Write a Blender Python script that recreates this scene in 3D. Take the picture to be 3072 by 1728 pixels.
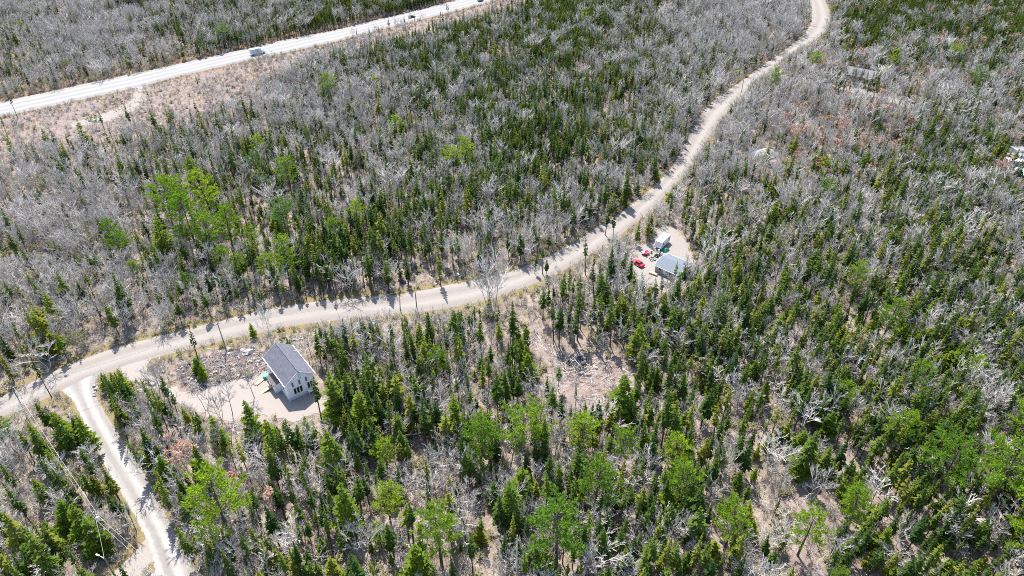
import bpy, math, random
import numpy as np
from math import radians, sin, cos, pi
from mathutils import Vector

for o in list(bpy.data.objects): bpy.data.objects.remove(o)
SC = bpy.context.scene
COL = SC.collection

# ------------------------------------------------------------------ camera
CAM_H = 124.0
PITCH = radians(36.0)
FPX, PW, PH = 2130.0, 3072.0, 1728.0
cam_d = bpy.data.cameras.new('camera')
cam_d.sensor_width = 36.0
cam_d.lens = FPX / PW * 36.0
cam_d.clip_start, cam_d.clip_end = 0.5, 9000.0
cam = bpy.data.objects.new('camera', cam_d); COL.objects.link(cam)
cam.location = (0, 0, CAM_H); cam.rotation_euler = (pi/2 - PITCH, 0, 0)
SC.camera = cam
# ------------------------------------------------------------------ sky, sun, exposure
SUN_EL, SUN_AZ = radians(58.0), radians(-17.0)      # azimuth from +Y, towards -X
world = bpy.data.worlds.new('World'); SC.world = world; world.use_nodes = True
wn = world.node_tree.nodes; wl = world.node_tree.links; wn.clear()
sky = wn.new('ShaderNodeTexSky'); sky.sky_type = 'NISHITA'; sky.sun_disc = False
sky.sun_elevation = SUN_EL; sky.sun_rotation = SUN_AZ; sky.altitude = 100
bg = wn.new('ShaderNodeBackground'); bg.inputs['Strength'].default_value = 0.148
wo = wn.new('ShaderNodeOutputWorld')
wl.new(sky.outputs[0], bg.inputs[0]); wl.new(bg.outputs[0], wo.inputs[0])
sd = bpy.data.lights.new('sun', 'SUN'); sd.energy = 4.4; sd.angle = radians(0.53); sd.color = (1.0, 0.955, 0.875)
sun = bpy.data.objects.new('sun', sd); COL.objects.link(sun)
to_sun = Vector((sin(SUN_AZ)*cos(SUN_EL), cos(SUN_AZ)*cos(SUN_EL), sin(SUN_EL)))
sun.rotation_euler = to_sun.to_track_quat('Z', 'Y').to_euler()
sun.location = to_sun * 300
vs = SC.view_settings
vs.view_transform = 'Standard'; vs.look = 'None'; vs.gamma = 1.0; vs.exposure = 1.40
try: vs.use_curve_mapping = False
except Exception: pass
SC.render.engine = 'CYCLES'
SC.cycles.max_bounces = 5; SC.cycles.diffuse_bounces = 3; SC.cycles.transmission_bounces = 3
SC.cycles.glossy_bounces = 2; SC.cycles.use_adaptive_sampling = True
try: SC.cycles.use_denoising = False
except Exception: pass
SC.cycles.pixel_filter_type = 'BLACKMAN_HARRIS'; SC.cycles.filter_width = 0.95

random.seed(11); RNG = np.random.default_rng(7)
R = random.random
def U(a, b): return random.uniform(a, b)

# ------------------------------------------------------------------ survey: photograph pixels <-> ground
SP, CP = sin(PITCH), cos(PITCH)
def G(px, py, z=0.0):
    x = px - PW/2; y = -(py - PH/2)
    d = (x, FPX*CP + y*SP, -FPX*SP + y*CP)
    t = (z - CAM_H)/d[2]
    return Vector((d[0]*t, d[1]*t, z))
def PIX(x, y, z=0.0):
    v = z - CAM_H
    yc = y*SP + v*CP; zc = y*CP - v*SP
    return PW/2 + FPX*x/zc, PH/2 - FPX*yc/zc
def tree_height(bx, by, ty):
    g = G(bx, by); lo, hi = 0.3, 45.0
    for _ in range(30):
        m = (lo+hi)/2
        if PIX(g.x, g.y, m)[1] > ty: lo = m
        else: hi = m
    return g, lo
S2 = PW/2576.0
def O(*pts): return [(a*S2, b*S2) for a, b in pts]

# ------------------------------------------------------------------ materials
def mat(name):
    m = bpy.data.materials.new(name); m.use_nodes = True
    nt = m.node_tree; nt.nodes.clear()
    out = nt.nodes.new('ShaderNodeOutputMaterial')
    return m, nt, out
def N(nt, t, **kw):
    n = nt.nodes.new(t)
    for k, v in kw.items(): setattr(n, k, v)
    return n
def ramp(nt, fac, stops, interp='LINEAR'):
    r = N(nt, 'ShaderNodeValToRGB'); cr = r.color_ramp; cr.interpolation = interp
    while len(cr.elements) > 1: cr.elements.remove(cr.elements[-1])
    cr.elements[0].position = stops[0][0]; cr.elements[0].color = (*stops[0][1], 1)
    for p, c in stops[1:]:
        e = cr.elements.new(p); e.color = (*c, 1)
    nt.links.new(fac, r.inputs[0]); return r.outputs[0]
def noise(nt, vec, scale, detail=4, rough=.6, dist=0):
    n = N(nt, 'ShaderNodeTexNoise'); n.inputs['Scale'].default_value = scale
    n.inputs['Detail'].default_value = detail; n.inputs['Roughness'].default_value = rough
    n.inputs['Distortion'].default_value = dist
    nt.links.new(vec, n.inputs['Vector']); return n.outputs['Fac']
def mixc(nt, fac, a, b, mode='MIX'):
    m = N(nt, 'ShaderNodeMix', data_type='RGBA', blend_type=mode)
    for s, v in ((m.inputs[0], fac), (m.inputs[6], a), (m.inputs[7], b)):
        if isinstance(v, (int, float)): s.default_value = v
        elif isinstance(v, tuple): s.default_value = (*v, 1)
        else: nt.links.new(v, s)
    return m.outputs[2]
def maths(nt, op, a, b=0.0, clamp=False):
    m = N(nt, 'ShaderNodeMath', operation=op, use_clamp=clamp)
    for s, v in ((m.inputs[0], a), (m.inputs[1], b)):
        if isinstance(v, (int, float)): s.default_value = v
        else: nt.links.new(v, s)
    return m.outputs[0]
def pbr(nt, out, col, rough=.9, spec=.2, metal=0, bump=None, bstr=.3, bdist=.1):
    b = N(nt, 'ShaderNodeBsdfPrincipled')
    if isinstance(col, tuple): b.inputs['Base Color'].default_value = (*col, 1)
    else: nt.links.new(col, b.inputs['Base Color'])
    b.inputs['Roughness'].default_value = rough; b.inputs['Metallic'].default_value = metal
    b.inputs['Specular IOR Level'].default_value = spec
    if bump is not None:
        bn = N(nt, 'ShaderNodeBump'); bn.inputs['Strength'].default_value = bstr; bn.inputs['Distance'].default_value = bdist
        nt.links.new(bump, bn.inputs['Height']); nt.links.new(bn.outputs[0], b.inputs['Normal'])
    nt.links.new(b.outputs[0], out.inputs[0]); return b
def plain(name, col, rough=.7, var=.18, scale=6.0, spec=.3, metal=0.0):
    """a paint, wood or metal with mottling of its own"""
    m, nt, out = mat(name)
    tc = N(nt, 'ShaderNodeTexCoord')
    f = noise(nt, tc.outputs['Object'], scale, 5)
    c = ramp(nt, f, [(.25, tuple(x*(1-var) for x in col)), (.75, tuple(min(1, x*(1+var)) for x in col))])
    pbr(nt, out, c, rough, spec, metal, bump=f, bstr=.15, bdist=.02)
    return m
def foliage(name, dark, light, trans=.35, alt=None):
    m, nt, out = mat(name)
    oi = N(nt, 'ShaderNodeObjectInfo'); geo = N(nt, 'ShaderNodeNewGeometry')
    c = ramp(nt, oi.outputs['Random'], [(0, dark), (.55, tuple((a+b)/2 for a, b in zip(dark, light))), (1, light)])
    if alt: c = mixc(nt, maths(nt, 'GREATER_THAN', oi.outputs['Random'], .8), c, alt)
    f = noise(nt, geo.outputs['Position'], 1.7, 3)
    c = mixc(nt, .75, c, ramp(nt, f, [(.28, (.45, .5, .45)), (.72, (1.5, 1.45, 1.25))]), 'MULTIPLY')
    d = N(nt, 'ShaderNodeBsdfDiffuse'); t = N(nt, 'ShaderNodeBsdfTranslucent')
    nt.links.new(c, d.inputs[0])
    c2 = mixc(nt, 1.0, c, (1.35, 1.25, .55), 'MULTIPLY'); nt.links.new(c2, t.inputs[0])
    mx = N(nt, 'ShaderNodeMixShader'); mx.inputs[0].default_value = trans
    nt.links.new(d.outputs[0], mx.inputs[1]); nt.links.new(t.outputs[0], mx.inputs[2])
    nt.links.new(mx.outputs[0], out.inputs[0]); return m
def bark(name, dark, light):
    m, nt, out = mat(name)
    oi = N(nt, 'ShaderNodeObjectInfo'); geo = N(nt, 'ShaderNodeNewGeometry')
    c = ramp(nt, oi.outputs['Random'], [(0, dark), (1, light)])
    f = noise(nt, geo.outputs['Position'], 2.2, 3)
    c = mixc(nt, .5, c, ramp(nt, f, [(.3, (.55, .55, .55)), (.7, (1.3, 1.3, 1.3))]), 'MULTIPLY')
    pbr(nt, out, c, .9, .15); return m

M = {}
M['spruce'] = foliage('spruce_needles', (.036, .074, .024), (.140, .195, .036), .45, (.18, .205, .04))
M['fir'] = foliage('fir_needles', (.085, .150, .022), (.205, .265, .030), .50, (.20, .23, .035))
M['pine'] = foliage('pine_needles', (.100, .200, .030), (.225, .320, .035), .48)
M['pine_blue'] = foliage('blue_pine_needles', (.075, .165, .060), (.11, .20, .07), .42)
M['lime'] = foliage('young_leaves', (.20, .26, .03), (.30, .36, .05), .4)
M['olive'] = foliage('opening_buds', (.20, .20, .09), (.26, .24, .12), .3)
M['red'] = foliage('red_buds', (.36, .20, .185), (.50, .33, .31), .35)
M['conifer_bark'] = bark('conifer_bark', (.045, .036, .03), (.10, .082, .07))
M['pine_bark'] = bark('pine_bark', (.07, .055, .045), (.13, .105, .085))
M['grey_bark'] = bark('grey_bark', (.20, .185, .165), (.46, .43, .40))
M['twig_bark'] = bark('twig_bark', (.31, .285, .255), (.60, .56, .52))
M['red_bark'] = bark('reddish_twig_bark', (.48, .37, .345), (.64, .53, .50))
M['dead_wood'] = bark('dead_wood', (.30, .28, .26), (.52, .49, .46))
M['shrub_twig'] = bark('shrub_twigs', (.25, .225, .195), (.52, .475, .43))
M['log'] = bark('cut_logs', (.36, .28, .21), (.52, .43, .34))
M['rock'] = bark('rock', (.17, .152, .145), (.40, .375, .355))
M['dark_rock'] = bark('dark_rock', (.05, .05, .055), (.09, .09, .10))
M['grass'] = foliage('verge_grass', (.13, .135, .045), (.25, .215, .09), .3)
M['dry_grass'] = foliage('dry_grass', (.22, .17, .10), (.34, .26, .15), .3)
M['char'] = plain('charred_ash', (.035, .033, .034), .95, .6, 3)
M['pole_wood'] = plain('pole_wood', (.20, .165, .135), .9, .25, 3)
M['wire'] = plain('wire_metal', (.22, .20, .175), .5, .1, 2)
M['porcelain'] = plain('insulator_white', (.75, .75, .78), .3, .05)

# ground material
m, nt, out = mat('forest_floor')
geo = N(nt, 'ShaderNodeNewGeometry'); pos = geo.outputs['Position']
n1 = noise(nt, pos, .09, 5, .62, .4); n2 = noise(nt, pos, .55, 5, .65, .6); n3 = noise(nt, pos, 3.2, 4, .7)
c = ramp(nt, n1, [(.30, (.13, .097, .075)), (.46, (.205, .162, .136)), (.60, (.245, .20, .175)), (.74, (.15, .128, .08))])
c = mixc(nt, .7, c, ramp(nt, n2, [(.30, (.42, .38, .34)), (.5, (1, 1, 1)), (.72, (1.30, 1.25, 1.2))]), 'MULTIPLY')
moss = ramp(nt, noise(nt, pos, .16, 4, .6), [(.52, (0, 0, 0)), (.66, (1, 1, 1))])
c = mixc(nt, maths(nt, 'MULTIPLY', moss, .6), c, (.11, .12, .045))
c = mixc(nt, .6, c, ramp(nt, n3, [(.30, (.45, .42, .40)), (.55, (1.05, 1.05, 1.05)), (.75, (1.4, 1.38, 1.35))]), 'MULTIPLY')
def attr(name):
    a = N(nt, 'ShaderNodeAttribute', attribute_name=name); return a.outputs['Fac']
edge = maths(nt, 'MULTIPLY', maths(nt, 'SUBTRACT', n2, .5), 1.3)
def grade(name):      # ragged border of a patch of other soil
    return maths(nt, 'MULTIPLY', maths(nt, 'SUBTRACT', maths(nt, 'ADD', attr(name), edge), .38), 3.4, clamp=True)
pinksoil = ramp(nt, n2, [(.25, (.125, .095, .08)), (.5, (.198, .155, .138)), (.75, (.255, .212, .193))])
pinksoil = mixc(nt, .5, pinksoil, ramp(nt, n3, [(.3, (.42, .39, .37)), (.6, (1.15, 1.15, 1.15))]), 'MULTIPLY')
c = mixc(nt, grade('cleared'), c, pinksoil)
verge = mixc(nt, ramp(nt, n2, [(.4, (0, 0, 0)), (.6, (1, 1, 1))]), (.19, .142, .095), (.165, .142, .062))
verge = mixc(nt, .6, verge, ramp(nt, n3, [(.3, (.45, .42, .4)), (.65, (1.25, 1.25, 1.2))]), 'MULTIPLY')
c = mixc(nt, grade('verge'), c, verge)
c = mixc(nt, grade('brown'), c, mixc(nt, .6, (.19, .13, .085), ramp(nt, n3, [(.3, (.4, .4, .4)), (.7, (1.3, 1.3, 1.3))]), 'MULTIPLY'))
c = mixc(nt, grade('soil'), c, mixc(nt, .8, (.150, .112, .098), ramp(nt, n3, [(.3, (.35, .33, .32)), (.65, (1.5, 1.48, 1.45))]), 'MULTIPLY'))
c = mixc(nt, grade('tan'), c, mixc(nt, n2, (.27, .18, .11), (.32, .235, .165)))
c = mixc(nt, grade('gravel'), c, mixc(nt, n3, (.19, .168, .15), (.265, .24, .222)))
hb = maths(nt, 'ADD', maths(nt, 'MULTIPLY', n2, .6), maths(nt, 'MULTIPLY', n3, .4))
pbr(nt, out, c, .95, .1, bump=hb, bstr=.6, bdist=.35)
M['ground'] = m

def road_mat(name, base, track, tint, ntrack, w):
    m, nt, out = mat(name)
    uv = N(nt, 'ShaderNodeUVMap', uv_map='along'); sx = N(nt, 'ShaderNodeSeparateXYZ'); nt.links.new(uv.outputs[0], sx.inputs[0])
    geo = N(nt, 'ShaderNodeNewGeometry'); pos = geo.outputs['Position']
    mp = N(nt, 'ShaderNodeMapping'); mp.inputs['Scale'].default_value = (.035, 9.0, 1); nt.links.new(uv.outputs[0], mp.inputs[0])
    streak = noise(nt, mp.outputs[0], 1.0, 4, .6)
    n = noise(nt, pos, .35, 5, .6); f = noise(nt, pos, 4, 4, .7)
    wave = maths(nt, 'SINE', maths(nt, 'MULTIPLY', maths(nt, 'ADD', sx.outputs[1], maths(nt, 'MULTIPLY', n, .05)), 2*pi*ntrack))
    t = maths(nt, 'ADD', maths(nt, 'MULTIPLY', wave, .42), maths(nt, 'ADD', maths(nt, 'MULTIPLY', streak, .9), .0), clamp=True)
    c = mixc(nt, t, tint, base)
    c = mixc(nt, maths(nt, 'MULTIPLY', ramp(nt, n, [(.46, (0, 0, 0)), (.68, (1, 1, 1))]), .4), c, track)
    # loose shoulder
    e = maths(nt, 'ABSOLUTE', maths(nt, 'SUBTRACT', sx.outputs[1], .5))
    e = maths(nt, 'MULTIPLY', maths(nt, 'SUBTRACT', maths(nt, 'ADD', e, maths(nt, 'MULTIPLY', maths(nt, 'SUBTRACT', n, .5), .22)), .40), 9.0, clamp=True)
    c = mixc(nt, maths(nt, 'MULTIPLY', e, w), c, (.225, .172, .145))
    c = mixc(nt, .35, c, ramp(nt, f, [(.3, (.7, .69, .68)), (.7, (1.15, 1.15, 1.15))]), 'MULTIPLY')
    pbr(nt, out, c, .92, .15, bump=f, bstr=.3, bdist=.05)
    return m
M['gravel_road'] = road_mat('gravel_road', (.252, .229, .212), (.215, .196, .172), (.198, .174, .157), 2.0, .8)
M['side_road'] = road_mat('pale_gravel', (.315, .30, .287), (.25, .23, .215), (.19, .176, .167), 2.0, .7)
M['highway'] = road_mat('worn_asphalt', (.268, .262, .256), (.245, .24, .235), (.20, .196, .192), 4.0, .4)
def pad_mat(name, a, b):
    m, nt, out = mat(name)
    geo = N(nt, 'ShaderNodeNewGeometry'); pos = geo.outputs['Position']
    n = noise(nt, pos, .22, 5, .6, .5); f = noise(nt, pos, 3.5, 4, .7)
    c = mixc(nt, n, a, b); c = mixc(nt, .4, c, ramp(nt, f, [(.3, (.72, .71, .7)), (.7, (1.12, 1.12, 1.12))]), 'MULTIPLY')
    pbr(nt, out, c, .95, .1, bump=f, bstr=.35, bdist=.06); return m
M['pad'] = pad_mat('gravel_pad', (.255, .22, .197), (.248, .226, .21))

# ------------------------------------------------------------------ mesh helpers
class MB:
    def __init__(s): s.v = []; s.f = []; s.mi = []; s.cur = 0
    def add(s, vs, fs):
        b = len(s.v); s.v += [tuple(v) for v in vs]
        for f in fs: s.f.append(tuple(i+b for i in f)); s.mi.append(s.cur)
    def tube(s, a, b, ra, rb, n=3, caps=False):
        a = Vector(a); b = Vector(b); d = (b-a)
        if d.length < 1e-5: return
        d.normalize()
        x = d.orthogonal().normalized(); y = d.cross(x)
        vs = []
        for p, r in ((a, ra), (b, rb)):
            for k in range(n):
                t = 2*pi*k/n; vs.append(p + x*(r*cos(t)) + y*(r*sin(t)))
        fs = [(k, (k+1) % n, n+(k+1) % n, n+k) for k in range(n)]
        if caps: fs += [tuple(range(n))[::-1], tuple(range(n, 2*n))]
        s.add(vs, fs)
    def kite(s, p, d, L, w, n=None, lift=0.0):
        """one flat spray: base, two shoulders, tip"""
        d = d.normalized(); side = d.cross(n if n is not None else Vector((0, 0, 1)))
        if side.length < 1e-4: side = Vector((1, 0, 0))
        side.normalize(); up = side.cross(d)
        m = p + d*(L*.5) + up*lift
        s.add([p, m + side*w*.5, p + d*L, m - side*w*.5], [(0, 1, 2, 3)])
    def box(s, c, size, rz=0.0, taper=0.0):
        cx, cy, cz = c; x, y, z = (q/2 for q in size); k = 1-taper
        pts = []
        for dz, kk in ((-z, 1), (z, k)):
            for dx, dy in ((-x, -y), (x, -y), (x, y), (-x, y)):
                dx *= kk; dy *= kk
                pts.append((cx+dx*cos(rz)-dy*sin(rz), cy+dx*sin(rz)+dy*cos(rz), cz+dz))
        s.add(pts, [(3, 2, 1, 0), (4, 5, 6, 7), (0, 1, 5, 4), (1, 2, 6, 5), (2, 3, 7, 6), (3, 0, 4, 7)])
    def prism(s, prof, y0, y1):
        """profile in the XZ plane pushed along Y"""
        n = len(prof)
        s.add([(x, y0, z) for x, z in prof] + [(x, y1, z) for x, z in prof],
              [tuple(range(n)), tuple(range(2*n-1, n-1, -1))] + [((k+1) % n, k, n+k, n+(k+1) % n) for k in range(n)])
    def wheel(s, c, r, w, axis='y', n=14):
        c = Vector(c); a = Vector((0, w/2, 0)) if axis == 'y' else Vector((w/2, 0, 0))
        s.tube(c-a, c+a, r, r, n, True)
    def mesh(s, name, mats, smooth=False):
        me = bpy.data.meshes.new(name); me.from_pydata(s.v, [], s.f)
        for mm in (mats if isinstance(mats, (list, tuple)) else [mats]): me.materials.append(mm)
        if s.mi and max(s.mi): me.polygons.foreach_set('material_index', s.mi)
        if smooth: me.polygons.foreach_set('use_smooth', [True]*len(me.polygons))
        me.update(); return me
def link(name, me, parent=None, loc=None):
    o = bpy.data.objects.new(name, me); COL.objects.link(o)
    if parent: o.parent = parent
    if loc is not None: o.location = loc
    return o
def tag(o, label, cat, group=None):
    o['label'] = label; o['category'] = cat
    if group: o['group'] = group
    return o
def thing(name, label, cat, loc=(0, 0, 0), rz=0.0, group=None):
    o = bpy.data.objects.new(name, None); COL.objects.link(o); o.empty_display_size = .3
    o.location = loc; o.rotation_euler = (0, 0, rz)
    return tag(o, label, cat, group)
def part(name, mb, mats, parent, label=None, smooth=False):
    o = link(name, mb.mesh(name, mats, smooth), parent)
    if label: o['label'] = label
    return o
def kind(o, k): o['kind'] = k; return o

# ------------------------------------------------------------------ survey polygons
HWY_N = [(-420, 398), (-200, 352), (0, 306), (119, 280), (302, 241), (477, 204), (596, 178), (740, 145), (874, 115), (1024, 86), (1143, 56), (1278, 24), (1390, -6), (1560, -50), (1800, -105)]
HWY_S = [(-420, 452), (-200, 402), (0, 352), (159, 318), (318, 284), (429, 259), (517, 235), (636, 207), (755, 180), (874, 155), (1024, 122), (1143, 89), (1262, 60), (1382, 30), (1501, -2), (1680, -44), (1920, -98)]
MAIN_N = O((-330, 1130), (-160, 1068), (0, 1000), (100, 950), (200, 905), (300, 870), (400, 845), (500, 820), (600, 795), (700, 772), (800, 757), (900, 747), (1000, 741), (1100, 722), (1200, 702), (1270, 688), (1320, 670), (1380, 643), (1450, 608), (1500, 572), (1560, 537), (1600, 506), (1650, 466), (1690, 420), (1715, 380), (1735, 340), (1760, 292), (1800, 247), (1850, 215), (1890, 187), (1920, 165), (1960, 137), (2000, 107), (2030, 77), (2042, 50), (2042, 20), (2036, 0), (2020, -25), (2000, -50))
MAIN_S = O((-330, 1200), (-160, 1130), (0, 1050), (60, 1028), (150, 985), (235, 950), (370, 905), (470, 880), (560, 857), (650, 838), (740, 820), (850, 805), (950, 795), (1050, 787), (1150, 773), (1250, 748), (1330, 720), (1400, 690), (1460, 655), (1530, 612), (1590, 567), (1645, 520), (1690, 472), (1742, 412), (1780, 350), (1818, 295), (1858, 247), (1905, 203), (1950, 165), (1995, 132), (2045, 105), (2080, 78), (2089, 48), (2086, 25), (2075, 0), (2058, -25), (2035, -50))
SIDE_L = O((150, 985), (172, 1000), (186, 1015), (205, 1055), (230, 1112), (265, 1180), (300, 1240), (330, 1290), (352, 1330), (364, 1355), (372, 1385), (385, 1430), (400, 1480), (425, 1560), (450, 1640))
SIDE_R = O((262, 930), (243, 955), (238, 975), (247, 1003), (270, 1042), (302, 1092), (340, 1150), (378, 1210), (410, 1275), (440, 1335), (470, 1395), (495, 1449), (515, 1500), (550, 1580), (590, 1660))
LANE = O((368, 1352), (352, 1378), (330, 1398), (300, 1424), (262, 1462), (300, 1500), (345, 1455), (368, 1428), (386, 1412), (395, 1420), (390, 1370))
PAD = O((292, 930), (330, 905), (374, 897), (378, 908), (366, 924), (383, 944), (408, 956), (430, 972), (455, 990), (490, 992), (520, 978), (552, 966), (585, 960), (612, 952), (640, 942), (680, 938), (705, 940), (790, 985), (812, 1000), (838, 1006), (842, 1018), (815, 1035), (775, 1048), (735, 1058), (690, 1052), (650, 1044), (620, 1046), (585, 1058), (548, 1050), (520, 1045), (490, 1030), (450, 1012), (410, 985), (372, 972), (338, 962))
CLEAR_STRIP = [(-420, 452), (-200, 402), (0, 352), (159, 318), (318, 284), (429, 259), (517, 235), (636, 207), (755, 180), (874, 155), (1024, 122), (1262, 60), (1501, -2), (1690, -20), (1640, 14), (1500, 52), (1365, 92), (1240, 132), (1130, 158), (1050, 172), (950, 202), (860, 240), (760, 295), (660, 328), (540, 375), (440, 408), (330, 432), (210, 445), (90, 470), (0, 515), (-200, 600), (-420, 680)]
VERGE_N_HWY = [(-420, 398), (0, 306), (302, 241), (596, 178), (874, 115), (1143, 56), (1390, -6), (1380, -20), (1130, 40), (870, 95), (590, 155), (420, 175), (250, 215), (110, 240), (0, 268), (-420, 360)]
TRACK = [(452, 255), (424, 268), (430, 300), (412, 330), (370, 352), (300, 372), (210, 385), (205, 372), (280, 352), (340, 330), (388, 310), (405, 285), (408, 262)]
CLEAR_B = [(1530, 985), (1590, 985), (1640, 1025), (1690, 1062), (1740, 1048), (1800, 1040), (1850, 1062), (1895, 1110), (1890, 1180), (1880, 1260), (1850, 1285), (1800, 1270), (1740, 1280), (1695, 1250), (1680, 1170), (1650, 1100), (1600, 1060), (1550, 1040)]
YARD = [(1884, 776), (1905, 745), (1950, 728), (1965, 700), (1990, 676), (2030, 690), (2058, 725), (2072, 770), (2080, 800), (2072, 840), (2035, 868), (1990, 875), (1950, 870), (1915, 855), (1895, 825)]
YARD_TAN = [(2000, 740), (2040, 722), (2070, 735), (2075, 770), (2040, 775), (2005, 765)]
RUBBLE = O((445, 930), (500, 905), (560, 888), (625, 870), (668, 895), (690, 925), (650, 945), (600, 955), (545, 968), (490, 985), (455, 965))
TRAIL = [(2350, 1480), (2420, 1490), (2490, 1515), (2470, 1600), (2450, 1760), (2360, 1760), (2345, 1640), (2335, 1560)]
TRAIL_B = [(2470, 1240), (2530, 1245), (2540, 1330), (2560, 1420), (2650, 1440), (2650, 1480), (2560, 1470), (2500, 1400)]
HOUSE_YARD = [(2330, 228), (2400, 232), (2480, 250), (2600, 270), (2720, 304), (2760, 327), (2745, 334), (2690, 314), (2590, 284), (2470, 258), (2400, 243), (2335, 241)]
GRAVEL_YARD = [(2232, 472), (2238, 440), (2275, 420), (2320, 432), (2345, 470), (2350, 500), (2300, 508), (2250, 498)]
FAR_PATCH = [(310, 46), (400, 26), (470, 14), (540, 6), (560, 18), (480, 34), (400, 50), (330, 62)]
EDGE_YARD = [(3020, 440), (3090, 430), (3140, 520), (3090, 590), (3040, 575)]

def gp(poly): return np.array([tuple(G(px, py).xy) for px, py in poly])
def inside(P, x, y):
    x = np.asarray(x); y = np.asarray(y); r = np.zeros(x.shape, bool); n = len(P); j = n-1
    for i in range(n):
        xi, yi = P[i]; xj, yj = P[j]
        if yi != yj:
            r ^= ((yi > y) != (yj > y)) & (x < (xj-xi)*(y-yi)/(yj-yi)+xi)
        j = i
    return r
def sdist(P, x, y):
    """signed distance to a polygon, negative inside"""
    d = np.full(x.shape, 1e9); n = len(P)
    for i in range(n):
        a = P[i]; b = P[(i+1) % n]; e = b-a; L = e@e + 1e-9
        t = np.clip(((x-a[0])*e[0]+(y-a[1])*e[1])/L, 0, 1)
        d = np.minimum(d, (x-a[0]-t*e[0])**2+(y-a[1]-t*e[1])**2)
    d = np.sqrt(d); return np.where(inside(P, x, y), -d, d)
gHWY = gp(HWY_N + HWY_S[::-1]); gMAIN = gp(MAIN_N + MAIN_S[::-1]); gSIDE = gp(SIDE_L + SIDE_R[::-1])
gPAD, gLANE, gTRACK = gp(PAD), gp(LANE), gp(TRACK)
PINK_WOOD = [(2230, 520), (2250, 440), (2290, 415), (2350, 440), (2390, 500), (2470, 560), (2440, 600), (2330, 590), (2290, 560)]
gCLEAR = [gp(q) for q in (CLEAR_STRIP, CLEAR_B, TRAIL, TRAIL_B, RUBBLE, PINK_WOOD)]
gYARD, gTAN, gHY, gGY, gFAR, gEY, gRUB = gp(YARD), gp(YARD_TAN), gp(HOUSE_YARD), gp(GRAVEL_YARD), gp(FAR_PATCH), gp(EDGE_YARD), gp(RUBBLE)
gVH = gp(VERGE_N_HWY)

def waves(x, y):
    return (np.sin(x*.31+1.3*np.sin(y*.17))*np.cos(y*.27+.9*np.sin(x*.13))*.5 + np.sin(x*.83+y*.41)*np.cos(y*.77-x*.29)*.3 + .55)
def smooth(a, b, v): t = np.clip((v-a)/(b-a), 0, 1); return t*t*(3-2*t)
BURN = [(1700, 1072), (1720, 1064), (1745, 1068), (1762, 1078), (1760, 1100), (1752, 1122), (1736, 1124), (1722, 1105), (1705, 1088)]
gBURN = gp(BURN); gPUD = gp([(992, 152), (1002, 147), (1018, 148), (1022, 158), (1012, 168), (1000, 166), (993, 160)])
def road_dist(x, y):
    d = np.full(x.shape, 1e9)
    for P in (gHWY, gMAIN, gSIDE, gPAD, gLANE, gYARD, gHY, gBURN, gPUD): d = np.minimum(d, sdist(P, x, y))
    return d
def height(x, y, d=None):
    x = np.asarray(x, float); y = np.asarray(y, float)
    if d is None: d = road_dist(x, y)
    return waves(x, y)*.45*smooth(1.5, 6, d)*(1-smooth(560, 700, np.hypot(x, y-250)))
def hz(x, y): return float(height(np.array([x]), np.array([y]))[0])

# ------------------------------------------------------------------ ground: one sheet to the horizon
def axis(knots):
    out = []
    for a, b, st in knots: out += list(np.arange(a, b-1e-6, st))
    return np.array(out + [knots[-1][1]])
def grow(a, b, n): return list(np.geomspace(a, b, n))
xs = axis([(-440, -130, 3.0), (-130, 130, 1.0), (130, 440, 3.0)])
ys = axis([(40, 230, 1.0), (230, 620, 2.5)])
xs = np.concatenate([-np.array(grow(480, 4500, 9))[::-1], xs, np.array(grow(480, 4500, 9))])
ys = np.concatenate([40-np.array(grow(20, 4000, 9))[::-1], ys, 620+np.array(grow(30, 4500, 9))])
X, Y = np.meshgrid(xs, ys); fx, fy = X.ravel(), Y.ravel()
near = (np.abs(fx) < 460) & (fy > 30) & (fy < 640)
dist = np.full(fx.shape, 50.0); dist[near] = road_dist(fx[near], fy[near])
Z = height(fx, fy, dist); Z[~near] = .2
nx, ny = len(xs), len(ys)
idx = np.arange(nx*ny).reshape(ny, nx)
faces = np.stack([idx[:-1, :-1], idx[:-1, 1:], idx[1:, 1:], idx[1:, :-1]], -1).reshape(-1, 4)
me = bpy.data.meshes.new('ground')
me.vertices.add(nx*ny); me.vertices.foreach_set('co', np.stack([fx, fy, Z], -1).ravel())
me.loops.add(faces.size); me.loops.foreach_set('vertex_index', faces.ravel())
me.polygons.add(len(faces)); me.polygons.foreach_set('loop_start', np.arange(0, faces.size, 4)); me.polygons.foreach_set('loop_total', np.full(len(faces), 4))
me.update(calc_edges=True)
def put(name, val):
    a = me.attributes.new(name, 'FLOAT', 'POINT'); v = np.zeros(fx.shape, np.float32); v[near] = val; a.data.foreach_set('value', v)
nxy = (fx[near], fy[near])
clr = np.zeros(nxy[0].shape)
for P in gCLEAR: clr = np.maximum(clr, smooth(2.0, -1.5, sdist(P, *nxy)))
put('cleared', clr)
dr = np.minimum.reduce([sdist(P, *nxy) for P in (gMAIN, gSIDE, gLANE)])
put('verge', smooth(5.5, .5, dr))
put('brown', np.maximum(smooth(2.5, -.5, sdist(gVH, *nxy)), .75*smooth(4.0, .5, sdist(gHWY, *nxy))))
put('tan', smooth(1.5, -1, sdist(gTAN, *nxy)))
put('soil', smooth(2.0, -1.0, sdist(gRUB, *nxy)))
put('gravel', np.maximum.reduce([smooth(1.5, -1, sdist(P, *nxy)) for P in (gYARD, gHY, gTRACK, gFAR, gEY)]))
me.materials.append(M['ground'])
me.polygons.foreach_set('use_smooth', np.ones(len(faces), bool))
kind(link('ground', me), 'structure')

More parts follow.
